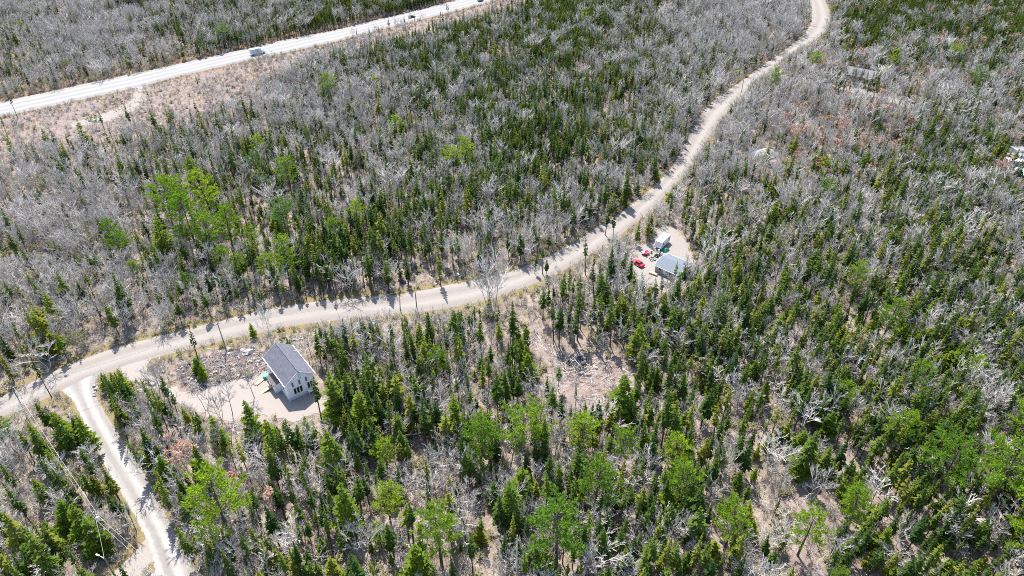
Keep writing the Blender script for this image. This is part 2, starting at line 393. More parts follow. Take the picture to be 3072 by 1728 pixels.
# ------------------------------------------------------------------ roads (sheets over the ground, cambered)
def resample(pl, n):
    P = [G(*p).xy for p in pl]; d = [0]
    for a, b in zip(P, P[1:]): d.append(d[-1]+(b-a).length)
    out = []; k = 0
    for i in range(n):
        t = d[-1]*i/(n-1)
        while k < len(d)-2 and d[k+1] < t: k += 1
        w = (t-d[k])/max(d[k+1]-d[k], 1e-6); out.append(P[k].lerp(P[k+1], w))
    return out
def road(name, left, right, m, z, camber, n, jit, match=False, wid=0.0):
    if match:
        A = [G(*p).xy for p in left]; B = [G(*p).xy for p in right]
        A2, B2 = [], []
        for i in range(len(A)-1):
            for k in range(8): A2.append(A[i].lerp(A[i+1], k/8)); B2.append(B[i].lerp(B[i+1], k/8))
        A, B = A2+[A[-1]], B2+[B[-1]]
    else: A, B = resample(left, n), resample(right, n)
    cols = 9; vs = []; uv = []; L = 0
    for i, (a, b) in enumerate(zip(A, B)):
        if i: L += ((a+b)/2-(A[i-1]+B[i-1])/2).length
        ja, jb = U(-jit, jit), U(-jit, jit)
        w = (b-a).normalized() if (b-a).length > .01 else Vector((0, 0))
        a2, b2 = a+w*(ja-wid), b+w*(jb+wid)
        for k in range(cols):
            t = k/(cols-1); p = a2.lerp(b2, t)
            zz = -.12 if k in (0, cols-1) else z + camber*(1-(2*t-1)**2)
            if k in (0, cols-1): p = p + w*(-.35 if k == 0 else .35)
            vs.append((p.x, p.y, zz)); uv.append((L, t))
    fs = [(i*cols+k, (i+1)*cols+k, (i+1)*cols+k+1, i*cols+k+1) for i in range(len(A)-1) for k in range(cols-1)]
    me = bpy.data.meshes.new(name); me.from_pydata(vs, [], fs); me.materials.append(m)
    l = me.uv_layers.new(name='along')
    vi = np.empty(len(me.loops), np.int32); me.loops.foreach_get('vertex_index', vi)
    l.data.foreach_set('uv', np.array(uv, np.float32)[vi].ravel())
    me.polygons.foreach_set('use_smooth', [True]*len(me.polygons)); me.update()
    if me.polygons[0].normal.z < 0: me.flip_normals()
    return kind(link(name, me), 'structure')
def match_n(N_, S_):   # pair the far edge with the nearest stretch of the other edge
    return N_, S_
road('highway', HWY_N, HWY_S, M['highway'], .32, .12, 160, .15)
# gravel road: centre-line sampling keeps both edges abreast
def pair(a, b, n):
    A = resample(a, n*3); B = resample(b, n*3); outA, outB = [], []
    A = A[::3]
    j = 0
    for p in A:
        j = min(range(j, min(j+60, len(B))), key=lambda k: (B[k]-p).length); outA.append(p); outB.append(B[j])
    return outA, outB
_res = resample
A_, B_ = pair(MAIN_N, MAIN_S, 220)
def resample(pl, n): return A_ if pl is MAIN_N else (B_ if pl is MAIN_S else _res(pl, n))
road('gravel_road', MAIN_N, MAIN_S, M['gravel_road'], .06, .10, 220, .22, wid=.45)
resample = _res
road('side_road', SIDE_L, SIDE_R, M['side_road'], .075, .08, 120, .2, match=True)

def sheet(name, poly, m, z, jit=.35):
    P = gp(poly); pts = []
    for a, b in zip(P, np.roll(P, -1, 0)):
        n = max(2, int(np.linalg.norm(b-a)/.9))
        for k in range(n):
            q = a+(b-a)*k/n; pts.append((q[0]+U(-jit, jit), q[1]+U(-jit, jit), z))
    import bmesh
    bm = bmesh.new(); vv = [bm.verts.new(p) for p in pts]
    lo = [bm.verts.new((p[0], p[1], -.2)) for p in pts]
    f = bm.faces.new(vv); bm.normal_update()
    if f.normal.z < 0: f.normal_flip()
    for k in range(len(vv)):
        try: bm.faces.new((vv[k], vv[(k+1) % len(vv)], lo[(k+1) % len(vv)], lo[k]))
        except Exception: pass
    bmesh.ops.triangulate(bm, faces=[f])
    me = bpy.data.meshes.new(name); bm.to_mesh(me); bm.free(); me.materials.append(m)
    return kind(link(name, me), 'structure')
sheet('driveway', PAD, M['pad'], .045, .75)
sheet('lane', LANE, M['pad'], .052)
sheet('track', TRACK, M['pad'], .03, .6)

# ------------------------------------------------------------------ trees: one builder per kind
def spruce(seed, h, Rm, bare, dens=1.0):
    random.seed(seed); t, c = MB(), MB()
    lean = Vector((U(-.02, .02), U(-.02, .02), 0))
    at = lambda z: Vector((0, 0, z)) + lean*z*z/h
    r0 = .011*h+.02
    for a, b in ((-.3, .35*h), (.35*h, .75*h), (.75*h, h)):
        t.tube(at(a), at(b), r0*(1-a/h*.9)+.01, r0*(1-b/h*.9)+.006, 5)
    for _ in range(int(14*bare*2)):            # dead twigs on the bare lower stem
        z = U(.08, bare+.05)*h; a = U(0, 2*pi); L = U(.3, .9)*Rm
        t.tube(at(z), at(z)+Vector((cos(a)*L, sin(a)*L, -U(.05, .35)*L)), .018, .008, 3)
    z = bare*h
    while z < h*.985:
        k = (z-bare*h)/(h-bare*h)
        r = Rm*(min(1, .5+k*2.2)*(1-k)**.72+.06)*U(.72, 1.12)
        for a in np.linspace(0, 2*pi, max(4, int((5+2*(1-k))*dens)), endpoint=False):
            if R() < .22: continue
            a += U(-.5, .5); L = r*U(.55, 1.3)
            d = Vector((cos(a), sin(a), U(-.45, .1)-(.15 if k < .5 else -.25*k)))
            p = at(z+U(-.1, .1)); w = max(.22, L*.45)
            c.kite(p, d, L, w, None, .05)
            for sgn in (-1, 1):
                a2 = a+sgn*U(.5, .9)
                c.kite(p+d.normalized()*L*U(.25, .45), Vector((cos(a2), sin(a2), d.z-U(.0, .35))), L*U(.45, .65), w*.7, None, .03)
        z += max(.16, h*.032)*U(.8, 1.2)
    c.kite(at(h*.95), Vector((.05, 0, 1)), h*.07, .16, Vector((0, 1, 0))); c.kite(at(h*.95), Vector((0, .05, 1)), h*.07, .16, Vector((1, 0, 0)))
    return t, c
def fir(seed, h, Rm, bare):
    random.seed(seed); t, c = MB(), MB()
    for a, b in ((-.3, .5*h), (.5*h, h)): t.tube((0, 0, a), (0, 0, b), (.014*h+.03)*(1-max(a, 0)/h), (.014*h+.03)*(1-b/h)+.01, 6)
    z = bare*h
    while z < h*.98:
        k = (z-bare*h)/(h*(1-bare)); r = Rm*((1-k)**.85*min(1, .72+k*2)+.04)
        for a in np.linspace(0, 2*pi, int(6+5*(1-k)), endpoint=False):
            if R() < .1: continue
            a += U(-.45, .45); L = r*U(.55, 1.28); dz = U(-.3, .05)+.5*k
            d = Vector((cos(a), sin(a), dz)).normalized(); p0 = Vector((0, 0, z+U(-.12, .12)))
            t.tube(p0, p0+d*L*.8, .02, .008, 3)
            ns = max(2, int(L/.45))
            for i in range(ns):
                q = p0+d*L*((i+.8)/(ns+.6)); q.z += .1*L*((i/ns)**2)
                ll = (.55+.5*(1-i/ns))*min(1, L*.55)
                for sgn in (-1, 1):
                    a2 = a+sgn*U(.55, .95)
                    c.kite(q, Vector((cos(a2), sin(a2), dz*.5+U(-.15, .15))), ll*U(.8, 1.2), .30, None, .04)
            c.kite(p0+d*L*.6, d, L*.48, .34, None, .05)
        z += max(.34, h*.052)*U(.8, 1.25)
    for v in (Vector((0, 1, 0)), Vector((1, 0, 0))): c.kite(Vector((0, 0, h*.95)), Vector((.03, .03, 1)), h*.06, .2, v)
    return t, c
def tuft(c, q, d, s, n):
    for _ in range(n):
        e = (d*U(.3, .9) + Vector((U(-1, 1), U(-1, 1), U(-.25, 1.0)))).normalized()
        c.kite(q, e, s*U(.75, 1.25), s*.26, Vector((U(-1, 1), U(-1, 1), U(-1, 1))), .0)
def pine(seed, h, Rm, bare, dens=1.0):
    random.seed(seed); t, c = MB(), MB()
    bend = Vector((U(-.04, .04), U(-.04, .04), 0)); at = lambda z: Vector((0, 0, z))+bend*(z*z/h)
    r0 = .017*h+.03
    zs = [-.3, .3*h, .6*h, .85*h, .98*h]
    for a, b in zip(zs, zs[1:]): t.tube(at(a), at(b), r0*(1-max(a, 0)/h)+.02, r0*(1-b/h)+.02, 6)
    for _ in range(9):
        z = U(.12, bare+.08)*h; a = U(0, 2*pi); L = U(.6, 1.8)
        t.tube(at(z), at(z)+Vector((cos(a)*L, sin(a)*L, U(-.2, .3)*L)), .03, .01, 3)
    z = bare*h
    while z < h*.99:
        k = (z-bare*h)/(h*(1-bare))
        prof = (min(1, .6+k*1.3))*(1-k**3.2)+.12
        for a in np.linspace(0, 2*pi, random.choice((4, 5, 5, 6)), endpoint=False):
            if R() < .12: continue
            a += U(-.55, .55); L = Rm*prof*U(.55, 1.18)
            d = Vector((cos(a), sin(a), U(-.12, .25)+.55*k)).normalized(); p = at(z+U(-.25, .25))
            tip = p+d*L+Vector((0, 0, .14*L)); t.tube(p, p.lerp(tip, .55)-Vector((0, 0, .06*L)), .055, .035, 3); t.tube(p.lerp(tip, .55)-Vector((0, 0, .06*L)), tip, .035, .012, 3)
            n = max(3, int(L*2.0*dens))
            for i in range(n):
                f = .34+.66*(i+.5)/n; q = p.lerp(tip, f)+Vector((0, 0, -.05*L*(1-f)))
                sd = Vector((-sin(a), cos(a), 0))*U(-1, 1)*L*.26*(1.2-f)+Vector((0, 0, U(-.05, .2)))
                tuft(c, q+sd, d, U(.5, .72), 6)
            tuft(c, tip, d, .7, 7)
        z += max(.55, h*.058)*U(.75, 1.25)
    tuft(c, at(h*.97), Vector((0, 0, 1)), .8, 8)
    return t, c
def bare(seed, h, spread, stems=1, leafy=0, twig=.0185):
    """leafless hardwood: stem(s), limbs, branches, twigs; leafy>0 scatters opening buds or leaves"""
    random.seed(seed); t, c, lf = MB(), MB(), MB()
    def twigs(p, d, L, lev):
        n = 3 if lev else 4
        for i in range(n):
            q = p+d*L*(.3+.7*(i+R())/n)
            e = (d*1.1+Vector((U(-1, 1), U(-1, 1), U(-.4, .7)))*.5).normalized(); l = L*U(.45, .75)
            c.tube(q, q+e*l, twig*(1.15 if lev else .85), twig*.5, 3)
            if lev: twigs(q, e, l, lev-1)
            if leafy:
                for _ in range(leafy):
                    w = q+e*l*U(.3, 1.05)
                    lf.kite(w, Vector((U(-1, 1), U(-1, 1), U(-.6, .6))), U(.20, .42), U(.16, .3), Vector((U(-1, 1), U(-1, 1), U(.2, 1))))
    for s in range(stems):
        a0 = 2*pi*s/stems+U(-.5, .5); tl = U(.08, .3) if stems > 1 else U(0, .06)
        top = Vector((cos(a0)*h*tl, sin(a0)*h*tl, h*U(.82, 1.0)))
        base = Vector((cos(a0)*.12, sin(a0)*.12, -.25)) if stems > 1 else Vector((0, 0, -.25))
        pts = [base, base.lerp(top, .35)+Vector((U(-.2, .2), U(-.2, .2), 0)), base.lerp(top, .68)+Vector((U(-.25, .25), U(-.25, .25), 0)), top]
        r0 = (.0105*h+.02)*(1 if stems == 1 else .75)
        for i in range(3): t.tube(pts[i], pts[i+1], r0*(1-.3*i), r0*(1-.3*(i+1))+.006, 5)
        def on(f):
            f = f*3; i = min(2, int(f)); return pts[i].lerp(pts[i+1], f-i)
        nl = int((11 if stems == 1 else 7)*U(.85, 1.15))
        for i in range(nl):
            f = .3+.68*(i+.5)/nl; p = on(f); a = i*2.4+U(-.5, .5)
            L = spread*(1.05-.55*abs(f-.5)*1.2)*U(.6, 1.1)*(1.15-f*.55)
            d = Vector((cos(a), sin(a), U(.5, 1.15)+.5*f)).normalized()
            m1 = p+d*L*.5; d2 = (d+Vector((U(-.35, .35), U(-.35, .35), U(.0, .4)))).normalized(); tip = m1+d2*L*.5
            c.tube(p, m1, .055, .040, 3); c.tube(m1, tip, .040, .019, 3)
            for j in range(4):
                q = (p.lerp(m1, U(.5, 1)) if j < 2 else m1.lerp(tip, U(.2, 1)))
                e = (d2*.9+Vector((U(-1, 1), U(-1, 1), U(-.1, .7)))*.7).normalized(); l = L*U(.4, .65)
                c.tube(q, q+e*l, .030, .017, 3); twigs(q, e, l, 1)
            twigs(m1, d2, L*.5, 1)
    return t, c, lf
def snag(seed, h):
    random.seed(seed); t, c = MB(), MB()
    at = lambda z: Vector((.03*z, .02*z, z))
    for a, b in ((-.3, .5*h), (.5*h, h)): t.tube(at(a), at(b), (.012*h+.03)*(1-.5*max(a, 0)/h), (.012*h+.03)*(1-.62*b/h), 6, True)
    for _ in range(46):
        z = U(.2, .98)*h; a = U(0, 2*pi); L = U(.35, 1.5)*(1.15-z/h)
        d = Vector((cos(a)*L, sin(a)*L, U(-.35, .12)*L)); c.tube(at(z), at(z)+d, .022, .008, 3)
        c.tube(at(z)+d*.6, at(z)+d*.6+Vector((U(-.3, .3), U(-.3, .3), U(-.2, .1))), .012, .006, 3)
    return t, c
def shrub(seed, h, leafy=0):
    random.seed(seed); t, lf = MB(), MB()
    for s in range(11):
        a = U(0, 2*pi); d = Vector((cos(a)*U(.15, .8), sin(a)*U(.15, .8), 1)).normalized(); L = h*U(.6, 1.05)
        b = Vector((cos(a)*U(0, .25), sin(a)*U(0, .25), -.1)); m1 = b+d*L*.5; tip = m1+(d+Vector((U(-.4, .4), U(-.4, .4), .2))).normalized()*L*.5
        t.tube(b, m1, .034, .026, 3); t.tube(m1, tip, .026, .014, 3)
        for _ in range(6):
            q = m1.lerp(tip, U(-.4, 1)); e = Vector((U(-1, 1), U(-1, 1), U(.1, 1.1))).normalized()*L*U(.2, .4)
            t.tube(q, q+e, .02, .011, 3)
            if leafy: lf.kite(q+e*U(.3, 1), Vector((U(-1, 1), U(-1, 1), U(-.3, .6))), .32, .22)
    return t, lf

# variants: {kind: [(part name, mesh), ...] per variant}
KIND = {}
def reg(k, height, parts): KIND.setdefault(k, []).append((height, parts))
for i, (h, r, b, dn) in enumerate([(9, 1.15, .44, 1), (9, .95, .56, 1), (9, 1.4, .30, 1.1), (9, .8, .62, .9), (9, 1.25, .50, .9), (9, 1.0, .24, 1.1)]):
    t, c = spruce(100+i, h, r, b, dn); reg('spruce', h, [('trunk', t.mesh('spruce_trunk', M['conifer_bark'])), ('crown', c.mesh('spruce_crown', M['spruce']))])
for i, (h, r, b) in enumerate([(8, 1.9, .06), (8, 1.6, .12), (8, 2.2, .1), (8, 1.45, .18)]):
    t, c = fir(200+i, h, r, b); reg('fir', h, [('trunk', t.mesh('fir_trunk', M['conifer_bark'])), ('crown', c.mesh('fir_crown', M['fir']))])
for i, (h, r, b) in enumerate([(16, 4.0, .38), (16, 3.5, .30), (16, 4.4, .46), (16, 3.2, .24), (16, 3.8, .42)]):
    t, c = pine(300+i, h, r*1.15, b, 1.6); reg('pine', h, [('trunk', t.mesh('pine_trunk', M['pine_bark'])), ('crown', c.mesh('pine_crown', M['pine_blue'] if i == 4 else M['pine']))])
for i, (h, s, st) in enumerate([(9, 3.0, 1), (9, 3.4, 2), (9, 2.6, 1), (9, 3.2, 3), (9, 3.6, 1), (9, 2.4, 2)]):
    t, c, _ = bare(400+i, h, s, st); reg('bare', h, [('trunk', t.mesh('bare_trunk', M['grey_bark'])), ('crown', c.mesh('bare_crown', M['twig_bark']))])
for i in range(2):
    t, c, l = bare(500+i, 8, 2.8, 1+i, 1); reg('red', 8, [('trunk', t.mesh('maple_trunk', M['grey_bark'])), ('crown', c.mesh('maple_crown', M['red_bark'])), ('blossoms', l.mesh('maple_blossoms', M['red']))])
    t, c, l = bare(520+i, 8, 2.4, 1+i, 3); reg('lime', 8, [('trunk', t.mesh('birch_trunk', M['grey_bark'])), ('crown', c.mesh('birch_crown', M['twig_bark'])), ('leaves', l.mesh('birch_leaves', M['lime']))])
    t, c, l = bare(540+i, 8, 2.6, 2, 1); reg('olive', 8, [('trunk', t.mesh('aspen_trunk', M['grey_bark'])), ('crown', c.mesh('aspen_crown', M['twig_bark'])), ('leaves', l.mesh('aspen_buds', M['olive']))])
    t, c = snag(560+i, 9); reg('snag', 9, [('trunk', t.mesh('snag_trunk', M['dead_wood'])), ('branches', c.mesh('snag_branches', M['dead_wood']))])
for i in range(4):
    t, l = shrub(600+i, 2.2, 1 if i == 3 else 0)
    reg('shrub', 2.2, [('stems', t.mesh('shrub_stems', M['shrub_twig']))] + ([('leaves', l.mesh('shrub_buds', M['olive']))] if i == 3 else []))
NAMES = dict(spruce='spruce_tree', fir='fir_tree', pine='pine_tree', bare='bare_tree', red='maple_tree', lime='birch_tree', olive='aspen_tree', snag='dead_tree', shrub='bare_shrub')
CATS = dict(spruce='spruce', fir='fir', pine='pine', bare='bare tree', red='maple', lime='birch', olive='aspen', snag='dead tree', shrub='shrub')

# ------------------------------------------------------------------ where trees stand
SD = """4356578597533779 3222246777632435 2444546687422375 1134466543355565 2234476435666666 2233355647666766 4443465547666666 3353554445665666 4333554446654666""".split()
BD = """6865543435688443 5534786555688786 5556676645785546 7763356776566667 7776345566666666 5544476654665567 5453566654555556 7556566565445445 7556466664455545""".split()
SD = np.array([[int(c) for c in r] for r in SD], float); BD = np.array([[int(c) for c in r] for r in BD], float)
FD = np.zeros((9, 16)); SD[3:, 9:] *= .80; SD[0, 13:] = 9; SD[0, 4:9] = [6, 8, 9, 6, 9]; BD[0, 13:] = 3; FD[2:, 9:] = 3.0; FD[3:, 10:] = 4.6; FD[5:, 10:] = 6.0; FD[5:, 4:9] = 2.4; FD[3:5, 2:5] = 1.5; FD[1:3, 0:9] = .9; FD[6:, 0:4] = 2.0
PD = np.zeros((9, 16)); PD[:, :] = .08; PD[3:5, 2:5] = .8; PD[6:, 7:12] = .5; PD[6:, 12:] = .75; PD[3:6, 11:] = .35; PD[1:3, 4:9] = .18; PD[3:5, 5:8] = .2; PD[5:, 4:7] = .25
RD = np.full((9, 16), .10); RD[0:3, 12:16] = 1.4; RD[1:3, 12:14] = 3.2; RD[7:, 2:9] = .6; RD[4:8, 9:] = .4; RD[0, 8:11] = .4
LD = np.full((9, 16), .06); LD[0:3, 11:15] = .5; LD[0, 0:5] = .3; LD[1:3, 8:11] = .15
OD = np.full((9, 16), .35); OD[4:, 9:] = .9; OD[3:6, 0:3] = .9; OD[5:, 4:9] = .7
XD = np.full((9, 16), .12); XD[4:, 5:] = .3
def look(Dm, px, py):
    gx = np.clip(px/192-.5, 0, 14.999); gy = np.clip(py/192-.5, 0, 7.999)
    i, j = gx.astype(int), gy.astype(int); a, b = gx-i, gy-j
    return (Dm[j, i]*(1-a)+Dm[j, i+1]*a)*(1-b)+(Dm[j+1, i]*(1-a)+Dm[j+1, i+1]*a)*b
def rect(x, y, a, x0, y0, x1, y1):
    return np.array([(x+p*cos(a)-q*sin(a), y+p*sin(a)+q*cos(a)) for p, q in ((x0, y0), (x1, y0), (x1, y1), (x0, y1))])
_h0, _h1 = G(2531, 238), G(2600, 252); _p = G(2284, 462)
FOOT_HOUSE = rect(_h0.x, _h0.y, math.atan2(_h1.y-_h0.y, _h1.x-_h0.x), -1, -2, 14, 9.5)
FOOT_PILE = np.array([(_p.x+6.6*cos(t_)+.5, _p.y-2+5.2*sin(t_)) for t_ in np.linspace(0, 2*pi, 16, endpoint=False)])
FOOT_GARAGE = rect(43.9, 179.5, math.atan2(-.68, .733), -1.2, -1.2, 9.2, 8.8)
FOOT_SHEDS = [rect(G(a_, b_).x, G(a_, b_).y, 0, -4.5, -3, 4.5, 3) for a_, b_ in ((3052, 463), (3044, 495), (3062, 481), (3075, 535))]
blocked = [gHWY, gMAIN, gSIDE, gPAD, gLANE, gYARD, gTRACK, gHY, FOOT_HOUSE, FOOT_PILE, FOOT_GARAGE, gp([(850, 1190), (1000, 1120), (1012, 1180), (960, 1270), (880, 1275)]), gFAR] + FOOT_SHEDS
open_ground = [gp(CLEAR_B), gp(TRAIL), gRUB]
def scatter_positions(cell, seed):
    r = np.random.default_rng(seed)
    gx, gy = np.meshgrid(np.arange(-430, 430, cell), np.arange(52, 600, cell))
    x = gx.ravel()+r.uniform(0, cell, gx.size); y = gy.ravel()+r.uniform(0, cell, gx.size)
    px, py = PIX(x, y)
    k = (px > -330) & (px < PW+330) & (py > -62) & (py < 2060)
    return x[k], y[k], px[k], py[k], r
def free(x, y, margin, keep=0.0):
    ok = np.ones(x.shape, bool)
    for P in blocked: ok &= sdist(P, x, y) > margin
    for P in open_ground: ok &= (sdist(P, x, y) > margin) | (RNG.random(x.size) < keep)
    return ok
TREES = []      # (kind, x, y, height, width factor, variant, hand-placed note)
HAND = {
 'P': [(440,590,450),(545,570,430),(590,640,520),(545,655,545),(500,640,490),(300,640,550),(320,660,592),(728,612,500,4),(645,652,575),(730,718,600),(570,692,622),(612,698,640),(680,716,645),(480,738,690,4),(660,400,340),(735,492,400),(650,456,385,4),(905,592,505),(850,625,550),(1000,356,292),(1180,432,345),(1140,450,375),(2390,168,110),(2440,238,168,4),(2070,522,452),(2220,852,760),(2245,1138,1035),(2350,1252,1120),(2480,1292,1125),(2548,1130,1010),(2556,1425,1230),(1210,1170,1040),(1305,1170,1035),(1455,1152,1045),(1398,1455,1290),(1490,1302,1165),(1690,1192,1095),(1700,1285,1165),(1822,1385,1262),(585,1375,1190),(1112,1425,1290),(975,1182,1110),(982,1312,1215),(20,1130,1045),(2005,1400,1290),(1100,962,880),(2040,190,132),(1940,236,175),(345,700,655),(460,560,455),(1555,1180,1090),(2300,1000,920),(2420,975,900),(2130,1330,1230)],
 'F': [(425,660,540),(520,645,580),(150,818,730),(135,892,780),(1290,1335,1205),(1315,1270,1172),(1565,1062,945),(1150,1112,1000),(1146,852,780),(715,1452,1385),(845,1470,1400),(1060,1475,1375),(1600,908,810),(1680,852,775),(240,1142,1045),(178,1125,1035),(215,1112,1050),(155,1205,1130),(232,1362,1265),(258,1395,1310),(182,1335,1258),(125,1460,1370),(40,402,340),(220,372,300),(125,377,325),(545,522,435),(920,1102,985),(852,1085,940),(700,1142,1048),(650,1112,1010),(882,1352,1210),(848,1212,1080),(300,990,935),(322,995,928),(272,988,942),(515,958,915),(505,940,900),(1760,622,560),(1245,165,108),(1890,560,500),(560,1120,1045),(395,1165,1085),(430,1230,1150),(640,850,812),(1230,800,755),(1330,960,890),(1310,900,850),(2100,1000,920)],
 'S': [(385,278,220),(332,320,255),(265,332,282),(507,935,830,3),(1007,782,715,3),(1452,858,728),(1412,806,690),(1472,692,600),(1522,592,520),(1542,600,530),(1365,690,615),(1345,690,640),(20,345,295),(812,1070,955,1),(1020,560,480),(1415,580,465),(1280,650,580),(530,500,440),(780,370,285),(1130,220,160),(1245,240,180),(1375,690,650),(1500,880,820),(2600,700,620),(1690,735,657,3),(1634,760,711),(1663,742,682),(1712,742,676),(1572,735,655),(1420,600,545)],
 'B': [(1242,792,645),(1228,775,680),(682,862,770),(1590,425,368),(1905,285,218),(352,735,680),(440,645,590),(1082,602,530),(1610,760,690),(640,1000,930),(520,1035,960),(585,1040,960),(900,735,715),(1860,330,285),(60,960,905),(560,1060,1000)],
 'R': [(1462,202,165),(2110,352,305),(2000,372,318),(2182,452,415),(490,1205,1110),(2350,198,165),(2150,480,440),(2320,210,170)],
 'L': [(1467,78,28),(2232,202,130),(2212,212,170),(2062,448,400),(2120,150,120),(2005,250,215)],
 'D': [(1300,1475,1340),(745,1275,1130),(1445,1000,935),(1620,840,760),(2440,1290,1180),(1600,1120,1020),(1180,1000,930),(1520,560,505),(1560,860,790)],
}
KEY = dict(P='pine', F='fir', S='spruce', B='bare', R='red', L='lime', D='snag')
hand_xy = []
for k, lst in HAND.items():
    for e in lst:
        g, h = tree_height(e[0]*S2, e[1]*S2, e[2]*S2)
        random.seed(int(e[0]*7+e[1]))
        nv = len(KIND[KEY[k]]); v = e[3] if len(e) > 3 else (random.randrange(4) if k == 'P' else random.randrange(nv))
        wf = {'P': U(.95, 1.15), 'F': U(1.0, 1.25), 'S': U(.95, 1.2), 'B': U(.9, 1.1)}.get(k, 1.0)
        TREES.append((KEY[k], g.x, g.y, max(h, 2.5), wf, v, 1)); hand_xy.append((g.x, g.y, KEY[k]))
HXY = np.array([(a, b) for a, b, _ in hand_xy]); HBIG = np.array([2.6 if k == 'pine' else 1.7 for *_, k in hand_xy])

def clear_of_hand(x, y):
    ok = np.ones(x.shape, bool)
    for (a, b), r in zip(HXY, HBIG): ok &= (x-a)**2+(y-b)**2 > r*r
    return ok
strip = gp(CLEAR_STRIP)
def sow(kindname, Dm, perunit, cell, seed, margin, hfun, wrange=(.85, 1.2)):
    x, y, px, py, r = scatter_positions(cell, seed)
    pr = look(Dm, px, py); pr = pr*(pr/5)**.8*perunit*cell*cell
    pr = pr*np.where(sdist(strip, x, y) < 0, ({'shrub': .45, 'olive': .25, 'red': .3}.get(kindname, .03) if kindname != 'bare' else np.where(px > 560, .10, .04)), 1.0)
    clump = waves(x*.23+seed, y*.23-seed)                  # stands and gaps
    pr = pr*(.35+1.25*np.clip(clump, 0, 1.2))
    k = (r.random(x.size) < pr); x, y, px, py = x[k], y[k], px[k], py[k]
    k = free(x, y, margin, {'shrub': .45, 'bare': .14, 'red': .2, 'olive': .15}.get(kindname, .012)) & clear_of_hand(x, y)
    hx, hy = (x+54.13)*.789+(y-123.74)*.614, -(x+54.13)*.614+(y-123.74)*.789       # the house's own axes
    k &= ~((hx > -4) & (hx < 9.5) & (hy > -9) & (hy < 15.5))
    if kindname in ('spruce', 'fir', 'pine'):       # the downhill road edge has only bare saplings
        south = py > np.interp(px, [a for a, b in MAIN_S[:30]], [b for a, b in MAIN_S[:30]])
        k &= ~((sdist(gMAIN, x, y) < np.where(south & (px > 500) & (px < 2000), 5.5, .5)))
    x, y, px, py = x[k], y[k], px[k], py[k]
    hh = np.array([float(hfun(r, p, q)) for p, q in zip(px, py)])
    if kindname != 'shrub':
        cut = np.zeros(x.shape, bool)
        for f in (.45, .75, 1.0):
            u_, v_ = PIX(x, y, hh*f)
            for poly, c_ in ((MAIN_N+MAIN_S[::-1], .96), (PAD, .9), (SIDE_L+SIDE_R[::-1], .97), (YARD, .12), (HOUSE_YARD, .82)):
                cut |= inside(poly, u_, v_) & (r.random(x.size) < (c_ if kindname != 'bare' else c_*.88)) & ~((poly is PAD) & (u_ < 620) & (r.random(x.size) < .6))
        x, y, px, py, hh = x[~cut], y[~cut], px[~cut], py[~cut], hh[~cut]
    nv = len(KIND[kindname])
    for a, b, p, q, h_ in zip(x, y, px, py, hh):
        TREES.append((kindname, float(a), float(b), float(h_), float(r.uniform(*wrange)), int(r.integers(nv)) if kindname != 'pine' else int(r.choice([0, 1, 2, 3, 3, 4])), 0))
def h_spruce(r, p, q):
    f = np.clip((q-150)/900, 0, 1); return max(2.6, r.normal(7.0+3.0*f, 1.7+1.2*f))
sow('spruce', SD, .0250, 1.4, 21, .5, h_spruce, (.7, 1.35))
sow('bare', BD, .0088, 2.0, 22, .9, lambda r, p, q: min(10.5, max(3.0, r.normal(7.2, 2.0))), (.85, 1.4))
sow('fir', FD, .0058, 2.2, 23, 1.2, lambda r, p, q: max(1.8, r.normal(5.8, 2.1)), (.8, 1.35))
sow('pine', PD, .0075, 3.5, 24, 2.2, lambda r, p, q: r.uniform(6, 15), (.85, 1.15))
sow('red', RD, .006, 3, 25, 1.5, lambda r, p, q: r.uniform(4.5, 8))
sow('lime', LD, .006, 3, 26, 1.5, lambda r, p, q: r.uniform(4, 8.5))
sow('olive', OD, .011, 3, 27, 1.5, lambda r, p, q: r.uniform(4.5, 8.5))
sow('snag', XD, .008, 3, 28, 1.2, lambda r, p, q: r.uniform(5, 11))
sow('shrub', BD*.6+2.6, .052, 1.8, 29, .3, lambda r, p, q: r.uniform(1.0, 2.6), (.8, 1.4))

